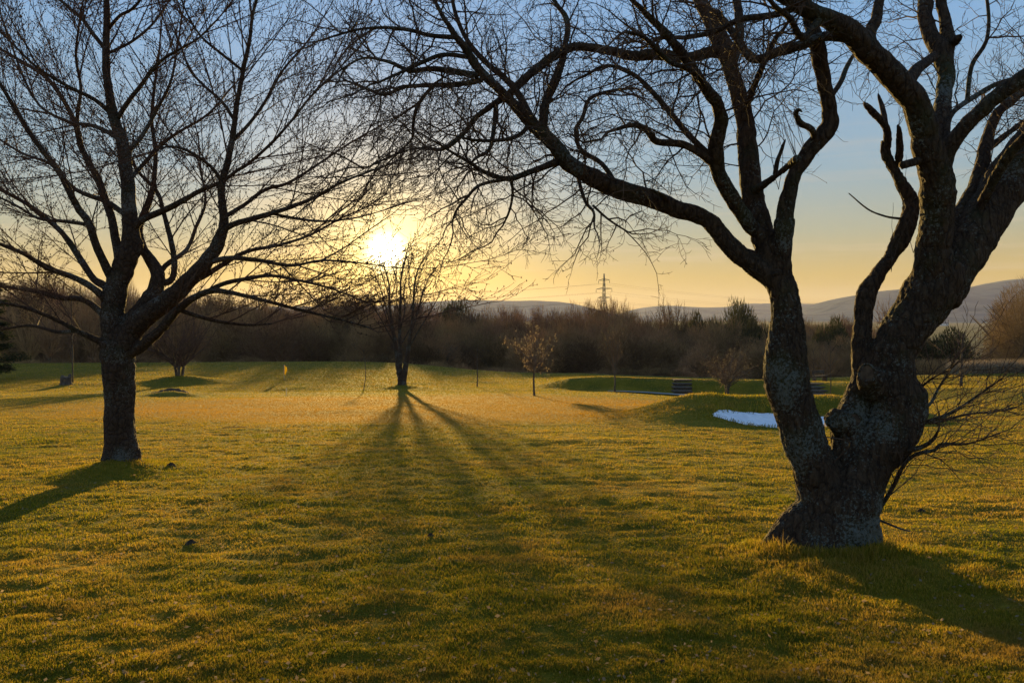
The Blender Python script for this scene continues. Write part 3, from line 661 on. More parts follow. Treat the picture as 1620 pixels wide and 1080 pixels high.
# ---------------------------------------- the near tree on the left
def left_tree():
    T = Traced(11.3, 5); L = T.limb
    L('trunk', [(193, 772, 42), (193, 750, 34), (192, 730, 27), (190, 700, 24), (189, 660, 23), (189, 620, 22.5), (188, 585, 24), (187, 560, 26), (188, 540, 24)], knob=.05)
    L('root0', [(194, 700, 22), (210, 730, 14), (228, 742, 7), (246, 752, 2.5)], 'trunk', -.1)
    L('root1', [(190, 705, 22), (172, 738, 15), (150, 758, 6)], 'trunk', -.2)
    L('root2', [(192, 705, 22), (197, 745, 17), (208, 772, 8)], 'trunk', -.4)
    L('stem a', [(187, 562, 24), (182, 530, 19), (178, 500, 18), (182, 465, 18), (190, 435, 17), (200, 412, 17), (208, 385, 16), (206, 350, 12), (202, 296, 11), (196, 237, 10), (186, 205, 9), (178, 178, 8), (172, 140, 6.5), (168, 111, 6), (168, 70, 5.5), (169, 30, 5), (168, -10, 4.5), (166, -60, 4)], 'trunk', .3)
    L('stem b', [(192, 562, 20), (205, 530, 18), (226, 503, 17), (262, 478, 15), (285, 458, 14), (302, 440, 13), (325, 416, 12), (343, 388, 10), (354, 358, 8), (352, 325, 6.5), (350, 296, 6), (358, 265, 5.5), (366, 228, 5), (371, 195, 4.5), (375, 163, 4), (385, 111, 3.6), (395, 63, 3), (400, 22, 2.6), (411, -15, 2.2)], 'trunk', -.6)
    L('stem c', [(190, 562, 20), (202, 520, 18), (226, 492, 16), (244, 462, 13), (250, 435, 11), (238, 412, 9), (226, 392, 7), (220, 360, 6), (235, 320, 5), (243, 290, 4), (246, 240, 3.4), (240, 190, 2.8), (245, 130, 2.2)], 'trunk', .9)
    lim = [
     ('l1', 'trunk', [(178, 560, 9), (160, 541, 7), (141, 532, 6), (122, 523, 5), (98, 510, 4.4), (74, 499, 4), (37, 486, 3.2), (0, 478, 2.4), (-60, 465, 1.8)], -1.0),
     ('l2', 'stem a', [(176, 520, 8), (159, 493, 6.5), (130, 474, 5.5), (93, 471, 4.6), (60, 462, 4), (20, 455, 3.2), (-40, 445, 2.2)], 1.0),
     ('l3', 'stem a', [(178, 490, 8), (155, 462, 7), (122, 441, 6), (74, 423, 5), (37, 401, 4), (0, 386, 3.4), (-60, 360, 2.2)], -1.2),
     ('l4', 'stem a', [(182, 470, 9), (165, 452, 8), (148, 441, 7), (126, 408, 6.5), (111, 385, 6), (89, 359, 5), (48, 326, 4), (0, 300, 3.2), (-60, 270, 2.2)], .8),
     ('l5', 'stem a', [(184, 460, 10), (174, 434, 9), (155, 395, 8), (140, 352, 7.5), (126, 333, 7), (108, 300, 6.5), (92, 270, 6), (55, 222, 5), (22, 170, 4), (0, 133, 3.6), (-40, 80, 2.4)], -1.2),
     ('l6', 'stem a', [(190, 435, 10), (187, 400, 9), (176, 345, 8), (158, 290, 7), (148, 270, 6.5), (130, 237, 6), (120, 200, 5), (108, 172, 4.6), (88, 140, 4), (67, 118, 3.6), (30, 95, 3), (0, 78, 2.5), (-50, 55, 2)], 1.3),
     ('l7', 'stem a', [(178, 182, 5), (150, 158, 4), (110, 138, 3.2), (60, 108, 2.6), (20, 70, 2)], -.8),
     ('l8', 'stem a', [(168, 80, 4), (148, 55, 4), (130, 30, 3.6), (108, 12, 3), (85, -10, 2.5)], .6),
     ('l9', 'stem a', [(184, 190, 5), (205, 158, 4.4), (222, 137, 4), (240, 112, 3.6), (259, 93, 3), (290, 75, 2.4), (315, 60, 2), (345, 30, 1.6)], -.6),
     ('l10', 'stem a', [(170, 85, 3), (207, 67, 2.6), (240, 40, 2.2), (262, 10, 1.8)], .7),
     ('l11', 'stem a', [(172, 45, 3.4), (190, 25, 3), (207, 16, 2.8), (222, 0, 2.4), (240, -30, 2)], -.4),
     ('l12', 'stem a', [(208, 370, 9), (222, 350, 7), (259, 333, 6.5), (285, 320, 6), (307, 307, 5), (330, 296, 4.5), (352, 287, 4), (375, 270, 3.4), (393, 259, 3.2), (430, 226, 3), (463, 189, 2.6), (490, 155, 2.2), (519, 126, 1.8), (545, 100, 1.4)], -1.0),
     ('l13', 'stem b', [(350, 375, 7), (362, 358, 6), (400, 346, 5.5), (444, 333, 4.5), (475, 322, 4), (500, 311, 3.2), (540, 289, 2.6), (575, 275, 2), (610, 262, 1.4)], -.7),
     ('l14', 'trunk', [(196, 562, 13), (222, 549, 11), (245, 530, 10), (262, 512, 9), (281, 490, 8.5), (305, 472, 7), (333, 460, 6), (360, 462, 4.6), (389, 468, 4), (444, 482, 3.4), (490, 494, 2.8), (540, 506, 2.2), (590, 520, 1.5)], -1.2),
     ('l15', 'l14', [(320, 466, 5), (350, 450, 4.6), (389, 441, 4), (430, 436, 3.2), (470, 443, 2.6), (520, 455, 2), (560, 470, 1.4)], -.4),
     ('l16', 'l14', [(285, 490, 5), (310, 499, 4.2), (344, 508, 3.4), (392, 514, 2.4), (430, 512, 1.6)], .6),
     ('l17', 'stem c', [(248, 448, 7), (270, 444, 6.5), (276, 420, 6), (273, 392, 5.6), (265, 360, 5), (258, 333, 4.4), (248, 303, 4), (215, 267, 3), (200, 230, 2)], .5),
     ('l18', 'stem b', [(300, 444, 7), (320, 438, 6), (350, 420, 5), (390, 398, 4), (440, 388, 3), (490, 372, 2.4), (540, 345, 1.8), (575, 330, 1.2)], .8),
     ('l19', 'stem b', [(352, 345, 5), (385, 325, 4), (420, 300, 3.6), (455, 290, 3), (500, 262, 2.4), (540, 235, 1.8)], .9),
     ('l20', 'stem b', [(366, 225, 4), (395, 195, 3.4), (420, 160, 3), (445, 115, 2.4), (470, 85, 2)], .6),
     ('l21', 'stem b', [(371, 190, 3.6), (350, 160, 3), (322, 135, 2.6), (300, 110, 2), (285, 70, 1.6)], .6),
     ('l22', 'stem b', [(384, 112, 3), (350, 85, 2.6), (320, 60, 2.2), (300, 30, 1.8), (285, -5, 1.4)], -.5),
     ('l23', 'stem b', [(352, 290, 4), (335, 265, 3.4), (300, 240, 3), (270, 232, 2.2), (240, 240, 1.6)], -.7),
     ('l24', 'stem a', [(200, 290, 5), (225, 262, 4), (260, 225, 3.4), (290, 205, 2.8), (330, 180, 2.2), (365, 140, 1.6)], 1.0),
     ('l25', 'stem a', [(197, 245, 5), (225, 215, 4), (250, 170, 3.2), (270, 130, 2.6), (280, 80, 2)], .3),
     ('l26', 'l1', [(120, 523, 4), (90, 525, 3.4), (50, 515, 2.8), (10, 520, 2), (-30, 528, 1.5)], .6),
     ('l27', 'l5', [(140, 355, 4), (100, 350, 3.4), (60, 345, 2.8), (20, 322, 2.2), (-30, 300, 1.6)], .5),
     ('l28', 'l6', [(130, 237, 4), (122, 190, 3.6), (128, 140, 3), (120, 90, 2.5), (125, 40, 2)], -.5),
     ('l29', 'stem b', [(325, 416, 6), (365, 408, 5), (410, 412, 4), (460, 420, 3), (510, 412, 2.3), (560, 415, 1.6), (600, 420, 1)], -1.0),
     ('l30', 'l13', [(430, 338, 3), (465, 345, 2.8), (510, 350, 2.2), (560, 345, 1.6), (600, 335, 1)], .5),
     ('l31', 'stem c', [(246, 445, 6), (262, 420, 5), (295, 395, 4), (310, 360, 3.4), (325, 320, 2.6), (318, 270, 2)], 1.2),
     ('l32', 'stem a', [(205, 345, 6), (170, 320, 5), (120, 300, 4), (80, 260, 3), (30, 240, 2.2), (-30, 200, 1.6)], 1.5),
     ('l33', 'stem a', [(190, 220, 5), (150, 200, 4), (100, 190, 3), (50, 150, 2.4), (0, 20, 1.8)], 1.0),
    ]
    for nm, pa, ps, dd in lim: L(nm, [(a, b, c * .8) for a, b, c in ps], pa, dd)
    base = ground_pt(193, 11.3)
    root = thing('bare_tree', 'bare spreading tree with one straight trunk and ascending budded branches on the left', 'tree', base)
    body = Tubes()
    for k in ('trunk', 'root0', 'root1', 'root2'): body.add(T.L[k]['W'], T.L[k]['r'], 16)
    for k, n in (('stem a', 26), ('stem b', 34), ('stem c', 18), ('l14', 10)): body.add(T.L[k]['W'][:n], T.L[k]['r'][:n], 12)
    smooth_surface('trunk', body, .018, M['bark_l'], root, base, amp=.015, freq=9)
    for k, l in T.L.items():
        if k == 'trunk' or k.startswith('root'): continue
        tb = Tubes(); tb.add(l['W'], l['r'], 8); tb.build('limb', M['bark_l'], root, base)
    S = dict(seg=[.20, .10, .07, .05], wander=[.045, .09, .12, .1], trop=[.02, .02, .02, .02], gap=[.135, .12, .10, .06], start=[.06, .12, .15, .2],
             ang=(28, 58), ratio=[.34, .5, .5], rr=.55, rmin=.0027, max=2, bud=.62, flat=.6, zmin=1.25)
    rng = random.Random(8); col = Tubes(); buds = []
    for k, l in T.L.items():
        if k in ('trunk', 'root0', 'root1', 'root2'): continue
        t0 = {'stem a': .42, 'stem b': .36, 'stem c': .36}.get(k, .14)
        dress(col, l, dict(S, ang=(22, 48)), rng, t0, .31, (.9, 2.4), (.008, .0135), buds=buds, up=.22)
        dress(col, l, S, rng, t0, .28, (.3, .8), (.005, .007), buds=buds, up=.1, lvl=1)
    col.octas(buds, .008)
    tag(col.build('twigs', M['twig_l'], root, base, smooth=False), kind='stuff')
left_tree()

# ------------------------------------------------------------------ generated trees
def gen_tree(name, label, cat, loc, hgt, spread, trunk_r, seed, mats, fork=.18, nlimb=9, S=None, group=None, rz=0, stems=1, lean=0, leaves=0, limb_parts=False, lsize=.05, up=.55, lr=(.42, .6), llen=(.48, .66), fit=True):
    rng = random.Random(seed)
    root = thing(name, label, cat, loc, rz, group)
    S = S or dict(seg=[.5, .35, .25], wander=[.10, .14, .16], trop=[.06, .05, .04], gap=[.40, .28, .2], start=[.15, .1, .1], ang=(22, 50), ratio=[.5, .5, .5], rr=.6, rmin=.008, max=2, k=3)
    tr = Tubes(); cr = Tubes(); buds = []
    zf = hgt * fork
    for s in range(stems):
        a0 = rng.uniform(0, 6.28); off = (0 if stems == 1 else trunk_r * 1.2)
        bx, by = math.cos(a0) * off, math.sin(a0) * off
        ln = lean + (0 if stems == 1 else .35)
        P = []; n = 6
        for i in range(n + 1):
            t = i / n; P.append((bx + math.cos(a0) * ln * zf * t + rng.gauss(0, .02), by + math.sin(a0) * ln * zf * t + rng.gauss(0, .02), -.25 + (zf + .25) * t))
        rad = [trunk_r * (1.5 - 1.3 * min(1, t * 3.2) * .4) * (1 - .28 * t) for t in np.linspace(0, 1, n + 1)]
        tr.add(P, rad, 10)
        top = P[-1]
        for i in range(nlimb):
            a = a0 + i * 2.4 + rng.uniform(-.4, .4)
            fr = (i + .5) / nlimb
            outw = spread / hgt * (1.5 - fr * 1.1)
            d = nrm((math.cos(a) * outw, math.sin(a) * outw, up + rng.uniform(0, .35)))
            st = P[-2 if i % 3 else -1]
            grow(cr, st, d, (hgt - zf) * rng.uniform(*llen), trunk_r * rng.uniform(*lr), 0, S, rng, buds)
    tr.build('trunk', mats[0], root)
    if leaves:
        rs = np.random.RandomState(seed); B = np.array(buds); B = B[rs.permutation(len(B))[:leaves]]
        n = len(B); c = B + rs.normal(0, .03, B.shape)
        u = rs.normal(size=(n, 3)); u /= np.linalg.norm(u, axis=1)[:, None]; w = np.cross(u, rs.normal(size=(n, 3))); w /= np.linalg.norm(w, axis=1)[:, None]
        sz = lsize * rs.uniform(.6, 1.3, (n, 1)); v = np.stack([c - u * sz, c + w * sz * .6, c + u * sz, c - w * sz * .6], 1).reshape(-1, 3)
        f = np.arange(n * 4).reshape(-1, 4)
        lf = link('leaves', mesh_np('leaves', v, None, f, smooth=False), M['dry_leaf'], root); tag(lf, kind='stuff')
    c_ = cr.build('crown', mats[1], root, smooth=False)
    if fit:
        q = np.empty(len(c_.data.vertices) * 3, np.float32); c_.data.vertices.foreach_get('co', q); q = q.reshape(-1, 3)
        wx = 2 * np.percentile(np.hypot(q[:, 0], q[:, 1]), 97.5); sx = min(1.9, max(.55, spread / wx)); sz = min(1.9, max(.55, hgt / np.percentile(q[:, 2], 99.7)))
        root.scale = (sx, sx, sz)
    return root
fm = (M['wood'], M['twig_far'])
# centre tree against the sun
def centre_tree():
    T = Traced(53, 17); L = T.limb; W_ = .62
    L('trunk', [(636, 622, 9), (636, 613, 8), (636, 605, 7), (636, 598, 7)], knob=.04)
    L('p', [(635, 604, 5.6), (632, 588, 5.0), (629, 570, 4.0), (625, 540, 3.0), (620, 512, 2.4), (616, 480, 1.9), (616, 455, 1.5), (612, 435, 1.1), (606, 418, .8)], 'trunk', 1.0)
    L('q', [(637, 604, 5.6), (640, 588, 4.8), (644, 568, 3.8), (648, 540, 2.9), (652, 512, 2.3), (654, 480, 1.9), (656, 450, 1.5), (662, 425, 1.1), (674, 403, .8)], 'trunk', -1.0)
    L('m', [(631, 592, 4.5), (633, 570, 3.8), (633, 545, 3), (632, 510, 2.4), (634, 475, 1.9), (634, 445, 1.5), (640, 415, 1.1), (645, 392, .8)], 'trunk', .2)
    for k, (pa, ps, dd) in enumerate([
        ('p', [(622, 530, 3), (608, 500, 2.6), (596, 465, 2.2), (584, 440, 1.6), (576, 425, 1)], 1.5),
        ('p', [(626, 550, 3), (604, 520, 2.6), (584, 492, 2), (566, 470, 1.4), (556, 460, 1)], -1.5),
        ('p', [(614, 480, 2.2), (604, 455, 1.8), (594, 432, 1.4), (590, 415, .9)], -1.6),
        ('p', [(615, 470, 2.2), (622, 450, 1.8), (624, 425, 1.4), (622, 405, .9)], 1.4),
        ('q', [(648, 540, 3), (664, 505, 2.6), (676, 470, 2.2), (690, 440, 1.6), (702, 428, 1)], 1.2),
        ('q', [(644, 560, 3), (668, 525, 2.6), (688, 500, 2), (704, 478, 1.4), (712, 465, 1)], -1.3),
        ('q', [(653, 490, 2.4), (664, 462, 2), (672, 435, 1.5), (684, 412, 1)], 1.5),
        ('q', [(655, 470, 2.2), (650, 445, 1.8), (652, 420, 1.3), (658, 400, .9)], -1.5),
        ('m', [(633, 520, 2.6), (642, 490, 2.2), (640, 460, 1.8), (648, 430, 1.3), (650, 410, .9)], 1.8),
        ('m', [(633, 500, 2.6), (624, 475, 2.2), (626, 445, 1.7), (616, 420, 1.2), (614, 405, .9)], -1.8),
        ('m', [(634, 545, 2.4), (652, 520, 2), (668, 488, 1.6), (680, 455, 1.1)], 2.2),
        ('m', [(634, 545, 2.4), (612, 520, 2), (598, 488, 1.6), (584, 460, 1.1)], 2.2)]):
        L('b%d' % k, [(636 + (a - 636) * .78, b, c * .45) for a, b, c in ps], pa, dd * .8)
    base = ground_pt(636, 53)
    root = thing('bare_tree', 'bare vase shaped tree standing alone on the lawn directly below the low sun', 'tree', base)
    body = Tubes(); body.add(T.L['trunk']['W'], T.L['trunk']['r'], 12)
    for k in 'pqm': body.add(T.L[k]['W'][:6], T.L[k]['r'][:6], 8)
    body.build('trunk', M['bark_l'], root, base)
    for k, l in T.L.items():
        if k == 'trunk': continue
        tb = Tubes(); tb.add(l['W'], l['r'], 7); tb.build('limb', M['bark_l'], root, base)
    S = dict(seg=[.35, .25, .2], wander=[.08, .10, .12], trop=[.06, .05, .04], gap=[.30, .24, .2], start=[.1, .1, .1], ang=(20, 45), ratio=[.5, .5, .5], rr=.6, rmin=.0085, max=1, k=3)
    rng = random.Random(3); col = Tubes()
    for k, l in T.L.items():
        if k != 'trunk': dress(col, l, S, rng, .35 if k in 'pqm' else .2, .13, (.5, 1.35), (.011, .016), up=.35)
    tag(col.build('twigs', M['twig_l'], root, base, smooth=False), kind='stuff')
centre_tree()
# clump shrub on its mound, left
c = ground_pt(283, 58)
Ss = dict(seg=[.4, .3, .2], wander=[.12, .14, .15], trop=[.05, .04, .03], gap=[.30, .2, .15], start=[.2, .1, .1], ang=(18, 45), ratio=[.42, .45, .5], rr=.6, rmin=.009, max=2, k=3)
gen_tree('multi_stem_shrub', 'wide bare shrub with many stems rising from a grassy mound beyond the left tree', 'shrub', c, 5.9, 6.2, .13, 31, (M['wood'], M['twig_l']), fork=.10, nlimb=4, S=Ss, stems=7, up=.7)
# young trees along the terrace
Sy = dict(seg=[.3, .2, .14], wander=[.14, .18, .2], trop=[.04, .02, .02], gap=[.26, .18, .12], start=[.15, .1, .1], ang=(25, 60), ratio=[.45, .5, .5], rr=.6, rmin=.006, max=2, k=3)
gen_tree('young_tree', 'young tree still holding dry pale leaves beside the left end of the grass bank', 'tree', ground_pt(845, 40), 3.9, 3.0, .085, 41, (M['wood'], M['twig_pale']), fork=.34, nlimb=15, S=Sy, leaves=4200, lsize=.055, up=.5, llen=(.5, .9))
gen_tree('young_tree', 'slender leafless young tree standing at the foot of the grass bank near the steps', 'tree', ground_pt(973, 48.2), 4.6, 2.0, .09, 42, (M['wood'], M['twig_pale']), fork=.25, nlimb=11, S=dict(Sy, ang=(15, 35), trop=[.1, .08, .05]), up=.9, leaves=260, lsize=.035)
gen_tree('young_tree', 'low rounded multi stem young tree with reddish buds right of the steps', 'tree', ground_pt(1150, 47.0), 3.4, 3.5, .075, 43, (M['wood'], M['twig_pale']), fork=.20, nlimb=6, S=dict(Sy, ang=(25, 55)), stems=4, leaves=3000, lsize=.03, up=.6, lean=-.15)
gen_tree('shrub', 'pale twiggy shrub seen in the gap between the stems of the near tree', 'shrub', ground_pt(1305, 62), 3.6, 3.4, .06, 44, (M['wood'], M['twig_pale']), fork=.12, nlimb=4, S=dict(Sy, ang=(15, 35), gap=[.3, .25, .2]), stems=4, up=.8)
# saplings and bare poles
def pole_tree(label, px, D, h, r, seed, lean=0, tw=14, top=.5, name='sapling', cat='sapling', bend=0):
    rng = random.Random(seed); root = thing(name, label, cat, ground_pt(px, D))
    t = Tubes(); P = []; n = 9
    for i in range(n + 1):
        k = i / n; P.append((lean * h * k + bend * math.sin(k * math.pi * 1.2) * h + rng.gauss(0, .012), rng.gauss(0, .012), -.15 + (h + .15) * k))
    t.add(P, [max(.008, r * (1 - .6 * i / n)) for i in range(n + 1)], 8); t.build('trunk', M['wood'], root)
    S = dict(seg=[.2, .12, .1], wander=[.1, .12, .1], trop=[.06, .04, .04], gap=[.22, .2, .1], start=[.2, .1, .1], ang=(20, 45), ratio=[.5, .5, .5], rr=.6, rmin=.006, max=1, k=3)
    c = Tubes()
    for i in range(tw):
        k = rng.uniform(1 - top, 1); q = P[int(k * n)]
        a = rng.uniform(0, 6.28); grow(c, q, nrm((math.cos(a), math.sin(a), rng.uniform(.5, 1.6))), h * rng.uniform(.08, .22), r * .35, 0, S, rng)
    if tw: tag(c.build('twigs', M['twig_l'], root, smooth=False), kind='stuff')
    return root
pole_tree('thin crooked bare sapling on the lawn just left of the centre tree', 574, 50, 3.0, .032, 3, lean=.03, tw=12, top=.25, bend=.04)
pole_tree('short thin sapling on a stake between the centre tree and the leafy young tree', 755, 56, 2.9, .05, 4, tw=16, top=.45)
pole_tree('tall thin sapling rising beside the old stump at far left', 114, 57, 6.6, .06, 5, tw=24, top=.6)
pole_tree('dead topped young trunk standing alone on the far right of the upper lawn', 1522, 60, 4.3, .13, 6, tw=9, top=.2, lean=.01)
pole_tree('slim pinkish sapling rising beyond the bunker between the near stems', 1315, 26, 2.1, .022, 7, tw=8, top=.5)
pole_tree('thin young tree beyond the bank showing between the near stems', 1288, 57, 2.6, .03, 17, tw=14, top=.7)

# stump, flag, hole pin, hump of soil, bench, steps
def stump():
    b = ground_pt(103, 55); root = thing('tree_stump', 'low rotten tree stump on the far left lawn beside a sapling', 'stump', b)
    t = Tubes(); n = 5
    t.add([(0, 0, -.2), (0, 0, 0), (.01, 0, .25), (.02, .01, .5), (.03, 0, .62)], [.55, .46, .38, .36, .33], 12)
    t.add([(-.2, 0, .3), (-.24, 0, .55), (-.27, 0, .74)], [.2, .17, .1], 8); t.add([(.2, .1, .3), (.22, .1, .6), (.25, .1, .82)], [.18, .15, .08], 8)
    smooth_surface('stump_wood', t, .035, M['wood'], root, (0, 0, 0), amp=.03, freq=5)
stump()
def flag():
    b = ground_pt(449, 60); root = thing('golf_flag', 'short golf pin with a drooping yellow flag on the far lawn', 'flag', b)
    t = Tubes(); t.add([(0, 0, -.1), (0, 0, .6), (0, 0, 1.25)], [.016, .016, .014], 8); t.build('pole', M['pole'], root)
    n = 8; V = []
    for i in range(n + 1):
        for j in range(5):
            u = j / 4; z = 1.22 - i / n * .75
            V.append((.02 + u * (.17 + .06 * math.sin(i * .6)) * (1 - .25 * i / n), .05 * math.sin(u * 7 + i * .5), z - u * .16))
    Q = [(i * 5 + j, i * 5 + j + 1, i * 5 + j + 6, i * 5 + j + 5) for i in range(n) for j in range(4)]
    f = link('cloth', mesh_np('cloth', np.array(V), None, np.array(Q)), M['flag'], root)
    s = f.modifiers.new('t', 'SOLIDIFY'); s.thickness = .006
    k = Tubes(); k.add([(0, 0, .0), (0, 0, .03)], [.12, .10], 12); k.build('cup_rim', M['wood'], root)
flag()
b = ground_pt(452, 42); pin = thing('practice_pin', 'tiny thin pin standing in the putting green in front of the yellow flag', 'pin', b)
t = Tubes(); t.add([(0, 0, -.1), (0, 0, .2), (0, 0, .42)], [.012, .012, .012], 6); t.build('rod', M['pole'], pin)
t = Tubes(); t.add([(0, 0, .40), (0, 0, .43), (0, 0, .46)], [.02, .028, .018], 8); t.build('knob', M['pole'], pin)

def box_v(x0, x1, y0, y1, z0, z1, slope=0):
    v = [(x, y, z) for x in (x0, x1) for y in (y0, y1) for z in (z0, z1)]
    q = [(0, 1, 3, 2), (4, 6, 7, 5), (0, 4, 5, 1), (2, 3, 7, 6), (0, 2, 6, 4), (1, 5, 7, 3)]
    return np.array(v, float), np.array(q)
def boxes(name, L, mat, parent, bev=.01):
    V = []; Q = []; b = 0
    for a in L:
        v, q = box_v(*a); V.append(v); Q.append(q + b); b += 8
    o = link(name, mesh_np(name, np.concatenate(V), None, np.concatenate(Q), smooth=False), mat, parent)
    m = o.modifiers.new('b', 'BEVEL'); m.width = bev; m.segments = 2
    return o
def steps(px, label, n=4, w=1.25):
    D0 = float(foot(px)); x = (px - 810) / F * D0; z0 = hz(x, D0); zt = hz(x, D0 + 3.6)
    root = thing('garden_steps', label, 'steps', (x, D0, z0))
    for i in range(n):
        zz = (zt - z0) * (i + 1) / n; yy = .35 + i * .72; xo = i * .16
        boxes('tread', [(-w / 2 + xo, w / 2 + xo, yy - .1, yy + .75, zz - .10, zz + .015)], M['wood'], root)
        boxes('riser', [(-w / 2 + .03 + xo, w / 2 - .03 + xo, yy - .06, yy + .02, zz - .36, zz - .09)], M['wood'], root)
steps(1083, 'four pale edged steps set in the shaded grass bank beside the round young tree')
steps(1300, 'dim steps in the bank glimpsed between the stems of the near tree', 4, 1.4)
b = ground_pt(1298, 54); bench = thing('bench', 'small dark bench on the upper lawn seen between the near stems', 'bench', b, .3)
boxes('seat', [(-.55, .55, -.2, .2, .42, .47)], M['wood'], bench); boxes('backrest', [(-.55, .55, .17, .21, .62, .85)], M['wood'], bench)
for sx in (-.48, .48): boxes('leg', [(sx - .04, sx + .04, -.18, .2, -.05, .42), (sx - .04, sx + .04, .16, .2, .42, .85)], M['wood'], bench)

def lump(name, label, cat, px, D, w, h, mat, seed, flat=.8, group=None):
    b = ground_pt(px, D); rs = random.Random(seed); V = []; Q = []; n = 18; m = 7
    for i in range(m + 1):
        r = 1 - i / m; 
        for j in range(n):
            a = j / n * 2 * math.pi; k = 1 + .3 * mnoise.noise(Vector((math.cos(a) * 1.6 + seed, math.sin(a) * 1.6, i * .2)))
            V.append((w * r * k * math.cos(a), w * flat * r * k * math.sin(a), -.03 + (h + .03) * (1 - r * r) + h * .28 * mnoise.noise(Vector((i * .9, j * .8, seed))) * (r > 0)))
    for i in range(m):
        for j in range(n):
            a = i * n + j; c2 = i * n + (j + 1) % n; Q.append((a, c2, c2 + n, a + n))
    o = link(name, mesh_np(name, np.array(V), None, np.array(Q)), mat); o.location = b
    return tag(o, label, cat, group)
lump('earth_mound', 'low dark heap of earth on the lawn below the clump shrub', 'mound', 270, 45, 1.25, .32, M['soil'], 2, .6)
lump('molehill', 'small dark molehill in the left foreground grass', 'molehill', 298, 6.7, .07, .045, M['soil'], 5)
lump('molehill', 'little clod of soil in the grass just right of the left tree roots', 'molehill', 268, 11.4, .10, .05, M['soil'], 6)
lump('molehill', 'small clod on the lawn at the right beyond the near trunk', 'molehill', 1462, 8.2, .06, .035, M['soil'], 7)
lump('molehill', 'tiny clod in the centre foreground shadow', 'molehill', 680, 7.0, .05, .035, M['soil'], 8)
lump('molehill', 'clod of soil at the bottom edge right of centre', 'molehill', 1052, 3.95, .035, .022, M['soil'], 9)
def stick(label, px, D, L, r, ang, seed, up=0):
    b = ground_pt(px, D); rng = random.Random(seed); t = Tubes(); d = (math.cos(ang), math.sin(ang), up); p = (0, 0, .03); P = [p]
    for i in range(5):
        d = nrm((d[0] + rng.gauss(0, .15), d[1] + rng.gauss(0, .15), d[2] + rng.gauss(0, .05))); p = (p[0] + d[0] * L / 5, p[1] + d[1] * L / 5, p[2] + d[2] * L / 5); P.append(p)
    t.add(P, [r * (1 - .1 * i) for i in range(6)], 6); q = P[2]; t.add([q, (q[0] + L * .12, q[1] + L * .1, q[2] + L * .12), (q[0] + L * .2, q[1] + L * .12, q[2] + L * .2)], [r * .6, r * .5, r * .4], 5)
    o = t.build('fallen_twig', M['twig_pale']); o.location = b; tag(o, label, 'twig')
stick('short fallen twig lying on the putting green right of the left trunk', 350, 18.5, .6, .012, .3, 1)
stick('pale bit of twig standing up in the grass at the bottom centre', 757, 3.95, .10, .0022, 1.6, 2, up=1.2)
stick('broken twig in the grass right of the big trunk', 1450, 7.0, .2, .004, .2, 3)

# ------------------------------------------------------------------ hedge line, treeline, far objects
def sliver_mass(n, dom, rs, wid, ln, upb=.6):
    """many thin shoots filling a volume; dom(n, rs) -> base points and outward directions"""
    p, d = dom(n, rs)
    d = d + rs.normal(0, .35, d.shape); d[:, 2] += upb; d /= np.linalg.norm(d, axis=1)[:, None]
    l = rs.uniform(*ln, (n, 1)); s = np.cross(d, rs.normal(size=d.shape)); s /= np.linalg.norm(s, axis=1)[:, None] + 1e-9
    w = rs.uniform(*wid, (n, 1)); bend = rs.normal(0, .08, d.shape) * l
    v = np.stack([p - s * w, p + s * w, p + d * l * .55 + s * w * .6 + bend, p + d * l * .55 - s * w * .6 + bend, p + d * l], 1).reshape(-1, 3)
    i = np.arange(n)[:, None] * 5
    return v, np.concatenate([i + np.array([[3, 2, 4]])]), i + np.array([[0, 1, 2, 3]])
def dome(w, h, z0, depth=None, clumps=9, seed=0, inner=.15):
    depth = depth or w
    def f(n, rs):
        cs = rs.uniform(-1, 1, (clumps, 3)); cs[:, 2] = np.abs(cs[:, 2]); cs /= np.maximum(1, np.linalg.norm(cs, axis=1))[:, None]
        cs *= np.array([w * .36, depth * .36, h * .50])
        cr_ = rs.uniform(.30, .5, clumps)
        k = rs.randint(0, clumps, n); u = rs.normal(size=(n, 3)); u /= np.linalg.norm(u, axis=1)[:, None]
        r = rs.uniform(inner, 1, (n, 1)) ** .45
        p = cs[k] + u * r * cr_[k][:, None] * np.array([w * .62, depth * .62, h * .85])
        p[:, 2] = np.abs(p[:, 2]) + z0
        return p, u * .8
    return f
PR = []
